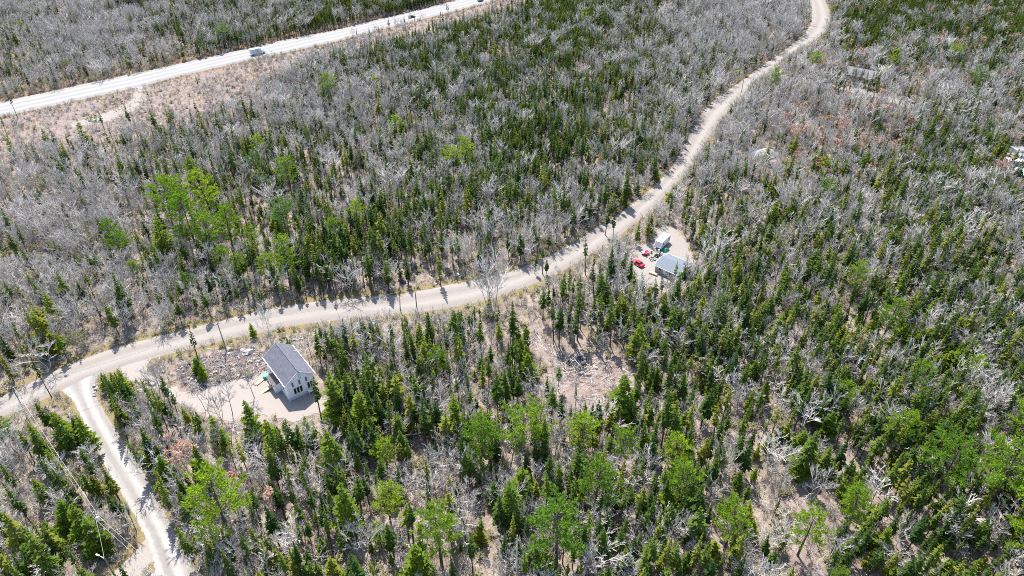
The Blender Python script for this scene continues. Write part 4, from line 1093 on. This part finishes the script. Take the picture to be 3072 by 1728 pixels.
# yard clutter
g_ = G(1925+70, 752); t = thing('tarp_heap', 'green tarp thrown over a heap behind the garage', 'tarp', (g_.x, g_.y, 0))
mb = MB(); r = np.random.default_rng(3); ring = []
for k in range(5):
    for j in range(12):
        a = 2*pi*j/12; rr = (1.5-.3*k)*(1+.18*sin(3*a+k)); ring.append((rr*cos(a), rr*.8*sin(a), [0, .35, .6, .85, .95][k]+r.uniform(-.1, .1)))
mb.add(ring, [(k*12+j, k*12+(j+1) % 12, (k+1)*12+(j+1) % 12, (k+1)*12+j) for k in range(4) for j in range(12)] + [tuple(48+j for j in range(12))])
part('cover', mb, M['green_tarp'], t)
for i, (px_, py_) in enumerate([(1952, 776), (1958, 772), (1955, 782), (1964, 780)]):
    g_ = G(px_, py_); t = thing('tyre', ['black tyre lying nearest the garage door side', 'black tyre behind the other tyres by the garage', 'lowest black tyre of the heap by the garage', 'black tyre against the white box by the garage'][i], 'tyre', (g_.x, g_.y, .02), U(0, 3), 'tyres beside the garage')
    mb = MB(); n = 16
    vs = [((.36+(.12*cos(b_)))*cos(a_), (.36+.12*cos(b_))*sin(a_), .13+.12*sin(b_)) for a_ in np.linspace(0, 2*pi, n, endpoint=False) for b_ in np.linspace(0, 2*pi, 6, endpoint=False)]
    mb.add(vs, [(i_*6+j, ((i_+1) % n)*6+j, ((i_+1) % n)*6+(j+1) % 6, i_*6+(j+1) % 6) for i_ in range(n) for j in range(6)])
    part('tread', mb, M['rubber'], t)
    mb = MB(); mb.wheel((0, 0, .1), .01, .01); mb = MB(); mb.tube((0, 0, .07), (0, 0, .18), .24, .24, 12, True); part('rim', mb, M['steel'], t)
g_ = G(1972, 768); t = thing('quad_bike', 'dark quad bike beside the garage wall', 'quad bike', (g_.x, g_.y, 0), .9)
mb = MB(); mb.prism([(-.9, .5), (.9, .5), (1.0, .8), (.4, .95), (-.2, .78), (-.9, .9)], -.28, .28); part('body', mb, M['dark_paint'], t)
mb = MB(); mb.box((-.35, 0, .92), (.7, .34, .14), 0, .15); part('seat', mb, M['rubber'], t)
mb = MB(); bar(mb, (.45, -.42, 1.15), (.45, .42, 1.15), .05, .05); bar(mb, (.6, 0, .85), (.45, 0, 1.15), .06, .06); part('handlebar', mb, M['steel'], t)
for x in (-.62, .68):
    for s in (-1, 1):
        mb = MB(); mb.wheel((x, s*.5, .3), .3, .26); part('wheel', mb, M['rubber'], t)
        mb = MB(); mb.box((x, s*.46, .66), (.6, .3, .06)); part('fender', mb, M['dark_paint'], t)
g_ = G(1936, 762); t = thing('utility_trailer', 'small red and white trailer full of junk near the camper', 'trailer', (g_.x, g_.y, 0), .35)
mb = MB(); mb.box((0, 0, .55), (2.4, 1.4, .1)); part('bed', mb, M['red_paint'], t)
for s in (-1, 1):
    mb = MB(); mb.box((0, s*.68, .78), (2.4, .05, .36)); part('side_panel', mb, M['white'], t); mb = MB(); mb.wheel((0, s*.82, .32), .32, .18); part('wheel', mb, M['rubber'], t)
mb = MB(); bar(mb, (1.2, 0, .5), (2.3, 0, .5), .1, .1); part('hitch', mb, M['steel'], t)
for i, (px_, py_, mm, lab) in enumerate([(1929, 756, 'white', 'white plastic crate on top of the red trailer'), (1938, 760, 'red_paint', 'red plastic crate on top of the red trailer')]):
    g_ = G(px_, py_+3, .6); t = thing('crate', lab, 'crate', (g_.x, g_.y, .605), .3); mb = MB(); mb.box((0, 0, .2), (.7, .55, .4), 0, -.1); part('body', mb, M[mm], t); mb = MB(); mb.box((0, 0, .42), (.8, .62, .05)); part('rim', mb, M[mm], t)
for i, (px_, py_, mm, lab) in enumerate([(1954, 759, 'orange', 'orange plastic drum between trailer and camper'), (1976, 756, 'white', 'white plastic drum at the camper hitch'), (1985, 765, 'white', 'white plastic drum behind the garage corner'), (1988, 778, 'dark_paint', 'black plastic drum against the garage end wall')]):
    g_ = G(px_, py_); t = thing('drum', lab, 'drum', (g_.x, g_.y, 0)); mb = MB()
    for z0_, z1_, ra, rb in ((0, .3, .28, .31), (.3, .6, .31, .31), (.6, .88, .31, .28)): mb.tube((0, 0, z0_), (0, 0, z1_), ra, rb, 14, True)
    part('body', mb, M[mm], t); mb = MB(); mb.tube((0, 0, .86), (0, 0, .93), .3, .3, 14, True); part('lid', mb, M[mm], t)
g_ = G(1960, 822); t = thing('timber_stack', 'stack of weathered lumber in front of the garage', 'timber', (g_.x, g_.y, 0), -.6)
for k in range(10):
    mb = MB(); mb.box((U(-.2, .2), (k % 4)*.34-.5, .1+.17*(k//4)), (2.6, .28, .14), U(-.08, .08)); part('board', mb, M['timber' if k % 3 else 'grey_timber'], t)
# white picket fence
f0, f1 = G(1983, 846), G(2032, 874)
fa = ang(f0, f1); fl = (f1-f0).length
t = thing('picket_fence', 'short white picket fence in the trees below the garage', 'fence', (f0.x, f0.y, 0), fa)
for z_ in (.35, 1.0):
    mb = MB(); bar(mb, (0, 0, z_), (fl, 0, z_), .05, .1); part('rail', mb, M['white'], t)
for k in range(5):
    mb = MB(); mb.box((fl*k/4, .06, .65), (.1, .1, 1.3)); part('post', mb, M['white'], t)
pm = MB(); pm.prism([(-.06, .1), (.06, .1), (.06, 1.12), (0, 1.22), (-.06, 1.12)], -.055, -.03); pm = pm.mesh('picket', M['white'])
for k in range(int(fl/.19)): link('picket', pm, t, (.1+k*.19, 0, 0))

# ------------------------------------------------------------------ gravel pile, far grey house, east-edge buildings
g_ = G(2284, 462)
mb = MB(); r = np.random.default_rng(8); rows_ = []
for k, (rr, zz) in enumerate([(1, 0), (.84, .7), (.64, 1.5), (.46, 2.3), (.28, 2.85), (.08, 2.95)]):
    for j in range(22):
        a = 2*pi*j/22; q = rr*(1+.08*sin(2*a+1)+r.uniform(-.03, .03)); rows_.append((6.0*q*cos(a)+.3*k, 4.8*q*sin(a), zz-(.2 if k == 0 else 0)+r.uniform(-.14, .14)))
mb.add(rows_, [(k*22+j, k*22+(j+1) % 22, (k+1)*22+(j+1) % 22, (k+1)*22+j) for k in range(5) for j in range(22)] + [tuple(110+j for j in range(22))])
o = link('gravel_pile', mb.mesh('gravel_pile', M['chalk'], False), None, (g_.x, g_.y-2, 0)); tag(o, 'large pale grey gravel pile among bare trees past the road', 'gravel pile')
b0, b1 = G(2531, 238), G(2600, 252)
fh = thing('far_house', 'far house with weathered grey roof half hidden by bare trees', 'house', (b0.x, b0.y, 0), ang(b0, b1))
w = MB(); w.add([(x, y, z) for x in (0, 13) for y, z in ((0, .3), (8.5, .3), (8.5, 3.0), (4.25, 5.4), (0, 3.0))], [(4, 3, 2, 1, 0), (5, 6, 7, 8, 9)] + [(k, (k+1) % 5, 5+(k+1) % 5, 5+k) for k in range(5)])
part('wall', w, M['beige'], fh); mb = MB(); mb.box((6.5, 4.25, .05), (13.1, 8.6, .6)); part('foundation', mb, M['grey_plastic'], fh)
for s in (0, 1):
    mb = MB()
    slab(mb, [(-.5, -.5, 2.9), (13.5, -.5, 2.9), (13.5, 4.25, 5.58), (-.5, 4.25, 5.58)] if s == 0 else [(-.5, 4.252, 5.58), (13.5, 4.252, 5.58), (13.5, 9.0, 2.9), (-.5, 9.0, 2.9)], .14); rf = part('roof', mb, M['old_roof'], fh)
mb = MB(); mb.box((4, 5.0, 5.8), (.8, .8, 1.6)); part('chimney', mb, M['rock'], fh)
mb = MB(); bar(mb, (-.5, -.55, 2.85), (13.5, -.55, 2.85), .06, .22); part('fascia', mb, M['trim'], fh)
for x in (2, 5, 10.5): window(fh, x, 1.8, 1.2, 1.0)
mb = MB(); mb.box((7.6, -.04, 1.4), (.95, .06, 2.1)); part('door', mb, M['dark_paint'], fh)
E_ = [(3052, 463, 'shed', 'small white shed with grey roof at the east edge of the view', 5.2, 3.4, 2.3, .1), (3044, 495, 'shed', 'long low white shed nearest the mint canopy', 7.0, 2.4, 2.0, -.12), (3062, 481, 'shed', 'middle white shed between two others at the east edge', 4.0, 2.6, 2.2, .1)]
for px_, py_, nm, lab, L_, W2, H_, a_ in E_:
    g_ = G(px_, py_); t = thing(nm, lab, 'shed', (g_.x, g_.y, 0), a_, 'white sheds at the east edge')
    mb = MB(); mb.prism([(-L_/2, 0), (L_/2, 0), (L_/2, H_), (-L_/2, H_+.35)], -W2/2, W2/2); part('wall', mb, M['white'], t)
    mb = MB(); slab(mb, [(-L_/2-.2, -W2/2-.2, H_+.42), (L_/2+.2, -W2/2-.2, H_+.06), (L_/2+.2, W2/2+.2, H_+.06), (-L_/2-.2, W2/2+.2, H_+.42)], .08); part('roof', mb, M['trim'] if nm == 'shed' and a_ < 0 else M['steel'], t)
    mb = MB(); mb.box((0, -W2/2-.03, 1.0), (.9, .05, 1.9)); part('door', mb, M['grey_plastic'], t)
g_ = G(3075, 535); t = thing('canopy', 'mint green canopy at the east edge of the view', 'canopy', (g_.x, g_.y, 0), .2)
mb = MB(); slab(mb, [(-3, -4, 2.3), (0, -4, 3.2), (0, 4, 3.2), (-3, 4, 2.3)], .06); part('roof_sheet', mb, M['mint'], t)
mb = MB(); slab(mb, [(.002, -4, 3.2), (3, -4, 2.3), (3, 4, 2.3), (.002, 4, 3.2)], .06); part('roof_sheet', mb, M['mint'], t)
for x in (-2.8, 2.8):
    for y in (-3.8, 3.8): mb = MB(); mb.box((x, y, 1.15), (.12, .12, 2.3)); part('post', mb, M['steel'], t)

# ------------------------------------------------------------------ traffic on the highway
HZ = .40
a_ = ang(G(755, 165), G(874, 140))
g_ = G(774, 165)
t = thing('box_truck', 'pale blue-grey box truck driving on the highway', 'truck', (g_.x, g_.y, HZ), a_)
mb = MB(); mb.box((-1.0, 0, 2.05), (5.6, 2.4, 2.5)); part('cargo_box', mb, plain('pale_truck_box', (.40, .48, .54), .5, .05), t)
mb = MB(); mb.prism([(1.95, .55), (4.1, .55), (4.2, 1.2), (3.5, 1.4), (2.9, 2.3), (1.95, 2.35)], -1.02, 1.02); cb = part('cab', mb, M['white'], t)
mb = MB(); slab(mb, [(3.56, -.9, 1.42), (3.56, .9, 1.42), (2.98, .85, 2.26), (2.98, -.85, 2.26)], .02); part('windshield', mb, M['glass'], t)
mb = MB(); mb.box((.6, 0, .65), (7.0, 1.0, .25)); part('chassis', mb, M['dark_paint'], t)
wheels(t, (-2.3, 3.2), .98, .42, .3)
car('sedan_car', 'small dark car on the middle of the highway', *G(1236, 55).xy, a_+.05, M['dark_paint'], False, HZ)
car('suv_car', 'dark slate-blue car at the top edge of the highway', *G(1442, 6).xy, a_+.12, M['blue_paint'], True, HZ)

# ------------------------------------------------------------------ utility poles and wires
def pole(base, h, label, arm=True, a=0.0, lean=(0, 0), tr=False, lamp=False):
    t = thing('utility_pole', label, 'utility pole', (base.x, base.y, 0), a, 'wooden utility poles along the gravel roads')
    t.rotation_euler = (lean[0], lean[1], a)
    mb = MB(); mb.tube((0, 0, -.4), (0, 0, h), .17, .115, 8, True); part('shaft', mb, M['pole_wood'], t)
    if arm:
        mb = MB(); bar(mb, (-.9, 0, h-.5), (.9, 0, h-.5), .11, .11); ar = part('crossarm', mb, M['pole_wood'], t)
        for x in (-.8, .0, .8):
            mb = MB(); mb.tube((x, 0, h-.45 if x else h), (x, 0, h-.2 if x else h+.22), .07, .05, 7, True); part('insulator', mb, M['porcelain'], ar)
    if tr:
        mb = MB(); mb.tube((.34, 0, h-2.2), (.34, 0, h-1.2), .26, .26, 12, True); part('transformer', mb, M['porcelain'], t)
    if lamp:
        mb = MB(); bar(mb, (0, 0, h-.9), (-1.3, .5, h-.5), .06, .06); part('lamp_arm', mb, M['steel'], t); mb = MB(); mb.box((-1.5, .55, h-.5), (.75, .26, .14), -.35); part('lamp_head', mb, M['porcelain'], t)
    return Vector((base.x, base.y, h-.35))
pA = pole(G(83, 1248), 9.6, 'grey utility pole standing at the road junction', a=.5)
pB = pole(Vector((*G(281, 1537, 9.6).xy, 0)), 9.6, 'utility pole with a white transformer rising from the dark spruces', a=-.5, tr=True)
pC = pole(Vector((*G(310, 1668, 9.6).xy, 0)), 9.6, 'utility pole with a white lamp arm near the lane', arm=False, lamp=True)
pD = pole(G(680, 1052), 9.6, 'utility pole beside the gravel road above the stone rubble', a=.7, lean=(0, -.02))
pE = pole(G(1251, 927), 8.0, 'thin utility pole on the road edge between bare saplings', a=.6, lean=(0, -.01))
pG = pole(G(2221, 292), 9.2, 'utility pole on the far road beside the dark bushes', a=1.2)
pF = Vector((*G(640, 1850, 9.2).xy, 9.2)); pX = Vector((*G(-330, 1010, 9.2).xy, 9.2))
def wire(a, b, label, sag, off=(0, 0, 0), r=.032):
    mb = MB(); n = 14; o_ = Vector(off); q = None
    for k in range(n+1):
        f_ = k/n; p_ = a.lerp(b, f_)+o_; p_.z -= sag*4*f_*(1-f_)
        if q is not None: mb.tube(q, p_, r, r, 4)
        q = p_
    tag(link('power_line', mb.mesh('power_line', M['wire'])), label, 'power line', 'power lines strung between the poles')
wire(pA, pB, 'upper wire running from the junction pole down to the transformer pole', .9, (.3, .2, .2), .045)
wire(pA, pB, 'lower wire running from the junction pole down to the transformer pole', 1.1, (-.25, 0, -.9), .03)
wire(pB, pF, 'upper service wire crossing from the transformer pole over the lane', .8, (.25, 0, .1), .03)
wire(pB, pF, 'lower service wire crossing from the transformer pole over the lane', .8, (-.3, -.3, -.8), .03)
wire(pB, pC, 'short wire from the transformer pole to the lamp pole', .4)
wire(pA, pD, 'wire along the gravel road from the junction pole to the rubble pole', 1.3)
wire(pD, pE, 'wire along the gravel road from the rubble pole to the thin pole', 1.5)
wire(pA, pX, 'wire leaving the junction pole over the west end of the road', 1.0)

# ------------------------------------------------------------------ stones
def stone_mesh(seed, mm='rock'):
    r = np.random.default_rng(seed); mb = MB(); n = 7
    vs = [(0, 0, -.3)]
    for k, (rr, zz) in enumerate([(.92, -.12), (1.0, .25), (.66, .62)]):
        for j in range(n): a = 2*pi*(j+.5*k)/n; q = rr*r.uniform(.75, 1.15); vs.append((q*cos(a)*.6, q*sin(a)*.5, zz*.9+r.uniform(-.1, .1)))
    vs.append((r.uniform(-.1, .1), r.uniform(-.1, .1), .74))
    fs = [(0, 1+(j+1) % n, 1+j) for j in range(n)] + [(1+k*n+j, 1+k*n+(j+1) % n, 1+(k+1)*n+(j+1) % n, 1+(k+1)*n+j) for k in range(2) for j in range(n)] + [(1+2*n+j, 1+2*n+(j+1) % n, 1+3*n) for j in range(n)]
    mb.add(vs, fs); return mb.mesh('boulder', M[mm])
SM = [stone_mesh(k) for k in range(6)]; DM = [stone_mesh(20+k, 'dark_rock') for k in range(2)]
def stone(px_, py_, s, label, group, dark=False):
    g_ = G(px_, py_); o = link('boulder', (DM if dark else SM)[random.randrange(2 if dark else 6)], None, (g_.x, g_.y, hz(g_.x, g_.y)-.10*s))
    o.scale = (s*U(.8, 1.3), s*U(.8, 1.2), s*U(.65, 1)); o.rotation_euler = (0, 0, U(0, 6.28)); tag(o, label, 'boulder', group)
random.seed(44)
for px_, py_, s, lab in [(688, 1052, 1.5, 'pale boulder right at the foot of the rubble pole'), (672, 1066, 1.3, 'white boulder below the rubble pole'), (745, 1062, 2.2, 'largest pale boulder on the rubble bank'), (728, 1056, 1.3, 'boulder left of the largest one on the rubble bank'), (762, 1046, 1.2, 'boulder at the upper end of the rubble bank'), (760, 1024, 1.0, 'pale stone in the grass behind the rubble bank'),
                         (452, 1100, 1.3, 'lone pale boulder near the driveway entrance'), (483, 1108, 1.2, 'pale boulder in a brown bank by the driveway'), (479, 1116, 1.0, 'lower pale boulder in a brown bank by the driveway'), (516, 1124, .9, 'small pale stone at the driveway bank')]:
    stone(px_, py_, s, lab, None)
for k in range(4): stone([283, 290, 286, 284][k], [1160, 1168, 1180, 1188][k], [1.0, 1.2, 1.0, .9][k], ['topmost', 'largest', 'third', 'lowest'][k]+' white stone in the grass corner of the junction', None)
for px_, py_, s, lab in [(1747, 1090, 1.0, 'white stone inside the black burn scar'), (1745, 1122, 1.5, 'grey boulder just below the burn scar'), (1788, 1106, 1.1, 'pale boulder right of the burn scar'), (1812, 1105, 1.2, 'pale boulder behind the twin spruces of the clearing'), (1545, 1018, 1.1, 'white boulder at the upper end of the slash clearing'), (1765, 1126, 1.2, 'flat pale boulder at the lower rim of the burn scar'),
                         (1372, 826, 1.6, 'broad pale rock slab beside the gravel road'), (1388, 820, 1.2, 'pale rock above the broad slab beside the road'), (1220, 850, 1.0, 'pale stone next to the black boulder by the road'), (1305, 852, 1.1, 'narrow pale rock on the road bank'), (200, 1128, 1.3, 'pale boulder on the bank above the junction'), (185, 1118, 1.0, 'pale stone behind the boulder above the junction'), (360, 330, 1.6, 'pale rock on the cleared pink strip'), (230, 345, 1.5, 'lone pale rock low on the cleared pink strip')]:
    stone(px_, py_, s, lab, None)
stone(1209, 848, 2.0, 'black boulder on the bank of the gravel road', None, True)
stone(445, 1724, 1.3, 'pale boulder at the lane corner', None); stone(462, 1730, 1.6, 'large pale boulder at the lane corner', None); stone(480, 1735, 1.4, 'pale boulder at the lane corner beside green shrubs', None)
cnt = {}
spots = []
while len(spots) < 110:
    px_, py_ = U(530, 830), U(1035, 1180)
    g_ = G(px_, py_)
    if inside(gRUB, np.array([g_.x]), np.array([g_.y]))[0]: spots.append((px_, py_))
for px_, py_ in spots:
    s = random.choice((.4, .45, .5, .55, .7, .8, 1.0))
    sect = 'west end' if px_ < 610 else ('middle' if px_ < 720 else 'house end')
    stone(px_, py_, s, ('small' if s < .65 else 'medium')+' pale stone in the '+sect+' of the rubble bank', 'stones in the '+sect+' of the rubble bank '+('small' if s < .65 else 'medium'))
# crushed stone between them, and soil lumps: one object
def litter(name, spots, mesher, mats, label):
    mb = MB()
    for q in spots: mesher(mb, *q)
    o = link(name, mb.mesh(name, mats)); kind(o, 'stuff'); o['label'] = label; return o
def chip(mb, x, y, z, s):
    a = U(0, 6.28); n = 5; vs = [(x+s*cos(a+2*pi*k/n)*U(.7, 1.2), y+s*sin(a+2*pi*k/n)*U(.7, 1.2), z-.05) for k in range(n)]+[(x+U(-.2, .2)*s, y+U(-.2, .2)*s, z+s*U(.4, .9))]
    mb.cur = 0 if R() < .8 else 1
    mb.add(vs, [(k, (k+1) % n, n) for k in range(n)])
def fill(P, n):
    lo, hi = P.min(0), P.max(0); out_ = []
    while len(out_) < n:
        x = RNG.uniform(lo[0], hi[0], n*3); y = RNG.uniform(lo[1], hi[1], n*3); k = inside(P, x, y)
        out_ += list(zip(x[k], y[k]))
    return out_[:n]
sp = [(x, y, hz(x, y), U(.12, .38)) for x, y in fill(gRUB, 1400)] + [(x, y, 0.02, U(.10, .3)) for x, y in fill(gp(CLEAR_B), 350)] + [(x, y, 0.02, U(.12, .4)) for x, y in fill(strip, 900) if abs(x) < 420]
litter('rubble', sp, chip, [M['rock'], M['dark_rock']], 'broken stone and clods strewn over the cleared ground')
# sticks and slash
def stick(mb, x, y, z, L):
    a = U(0, 6.28); p_ = Vector((x, y, z+U(.05, .3))); q = p_+Vector((cos(a)*L, sin(a)*L, U(-.15, .35)))
    mb.cur = random.choice((0, 0, 1, 2)); mb.tube(p_, q, .055, .03, 3)
X_, Y_, PX_, PY_, rr_ = scatter_positions(3.0, 77)
k_ = free(X_, Y_, .6) & (rr_.random(X_.size) < .55) & (Y_ < 420)
zz_ = height(X_[k_], Y_[k_])
sp = [(x, y, z, U(.8, 3.4)) for x, y, z in zip(X_[k_], Y_[k_], zz_)]
sp += [(x, y, .0, U(.6, 3.2)) for x, y in fill(gp(CLEAR_B), 900)] + [(x, y, .1, U(.5, 1.8)) for x, y in fill(gRUB, 420)] + [(x, y, 0, U(.8, 2.5)) for x, y in fill(gp(TRAIL), 90)] + [(x, y, .1, U(.8, 3.5)) for x, y in fill(strip, 2600)]
litter('slash_debris', sp, stick, [M['dead_wood'], M['shrub_twig'], M['conifer_bark']], 'fallen sticks and slash scattered over the ground')
# burn scar
P = [(1700, 1072), (1720, 1064), (1745, 1068), (1762, 1078), (1760, 1100), (1752, 1122), (1736, 1124), (1722, 1105), (1705, 1088)]
sheet('burn_scar', P, M['char'], .05, .5)
sp = [(x, y, .08, U(.15, .4)) for x, y in fill(gp(P), 60)]
def charlump(mb, x, y, z, s): chip(mb, x, y, z, s); mb.mi[-5:] = [0]*5
litter('charcoal_debris', sp, charlump, [M['char']], 'charred lumps on the burn scar')
# logs
lm = MB(); lm.tube((-.5, 0, 0), (.5, 0, 0), .5, .42, 9, True); lm = lm.mesh('log', [M['log']])
def logg(a, b, r, label, group=None, z=0.0, mm=None):
    A, B = G(*a), G(*b); o = link('log', lm, None, ((A.x+B.x)/2, (A.y+B.y)/2, r*.45+z+.02)); L = (B-A).length
    o.rotation_euler = (0, 0, ang(A, B)); o.scale = (L, r, r); tag(o, label, 'log', group)
LG = [((1608, 1004), (1624, 1024), .34, 'pale log lying alone at the upper end of the slash clearing'), ((1794, 1036), (1822, 1022), .3, 'pale log leaning over green firs above the clearing'),
      ((1735, 1048), (1772, 1046), .3, 'topmost log of the pile above the burn scar'), ((1740, 1052), (1776, 1049), .28, 'second log of the pile above the burn scar'), ((1742, 1057), (1770, 1053), .3, 'third log of the pile above the burn scar'), ((1750, 1061), (1780, 1056), .28, 'lowest log of the pile above the burn scar'),
      ((1683, 1092), (1700, 1086), .26, 'short log at the west rim of the burn scar'), ((1680, 1098), (1698, 1090), .22, 'second short log at the west rim of the burn scar'), ((1762, 1096), (1784, 1088), .25, 'grey log east of the burn scar'),
      ((1812, 1058), (1832, 1098), .32, 'long dark log slanting down the clearing east side'), ((1832, 1098), (1846, 1114), .25, 'short log at the lower end of the slanting log'),
      ((1866, 1088), (1890, 1106), .28, 'upper pale log in the heap east of the clearing'), ((1870, 1097), (1896, 1116), .28, 'middle pale log in the heap east of the clearing'), ((1868, 1106), (1888, 1122), .26, 'lower pale log in the heap east of the clearing'), ((1858, 1092), (1872, 1112), .26, 'crossing pale log in the heap east of the clearing'),
      ((1690, 1210), (1740, 1216), .26, 'upper fallen log at the foot of the clearing'), ((1694, 1222), (1752, 1228), .26, 'lower fallen log at the foot of the clearing'), ((2085, 790), (2110, 800), .3, 'fallen log at the east side of the yard'), ((1590, 1032), (1606, 1024), .2, 'thin log near the lone pale log'),
      ((590, 338), (640, 330), .5, 'long pale log on the cleared pink strip'), ((700, 262), (745, 258), .45, 'pale log on the upper cleared strip')]
for a, b, r_, lab in LG: logg(a, b, r_, lab)

# puddle by the highway
sheet('puddle', [(992, 152), (1002, 147), (1018, 148), (1022, 158), (1012, 168), (1000, 166), (993, 160)], M['water'], .08, .2)

# verge grass, brown weeds along the highway: uncountable, one object each
def grass_tuft(mb, x, y, z, s):
    mb.cur = 0 if R() < .45 else 1
    for _ in range(6):
        a = U(0, 6.28); d = Vector((cos(a)*.6, sin(a)*.6, U(.5, 1.1)))
        mb.kite(Vector((x+U(-.3, .3), y+U(-.3, .3), z-.05)), d, s*U(.6, 1.3), s*.16, Vector((-sin(a), cos(a), 0)).cross(d))
sp = []
x = RNG.uniform(-150, 120, 26000); y = RNG.uniform(60, 330, 26000)
d1 = np.minimum.reduce([sdist(P_, x, y) for P_ in (gMAIN, gSIDE, gLANE)])
ok = (d1 > .3) & (RNG.random(x.size) < np.exp(-d1/2.6)) & (sdist(gPAD, x, y) > .3)
sp += [(a, b, c_, U(.35, .8)) for a, b, c_ in zip(x[ok], y[ok], height(x[ok], y[ok]))]
x = RNG.uniform(-330, 60, 30000); y = RNG.uniform(260, 520, 30000); d2 = sdist(gVH, x, y); d3 = sdist(gHWY, x, y)
ok = ((d2 < 1.5) | ((d3 > 0) & (d3 < 4))) & (d3 > .4)
sp += [(a, b, c_, U(.6, 1.3)) for a, b, c_ in zip(x[ok], y[ok], height(x[ok], y[ok]))]
x = RNG.uniform(-330, 120, 60000); y = RNG.uniform(230, 560, 60000); ok = (sdist(strip, x, y) < 0) & (waves(x*.3, y*.45) > .5) & (RNG.random(x.size) < .55) & (sdist(gHWY, x, y) > .5)
sp += [(a, b, c_, U(.5, 1.3)) for a, b, c_ in zip(x[ok], y[ok], height(x[ok], y[ok]))]
print('grass tufts', len(sp))
litter('grass', sp, grass_tuft, [M['grass'], M['dry_grass']], 'dry and green grass along the road verges')
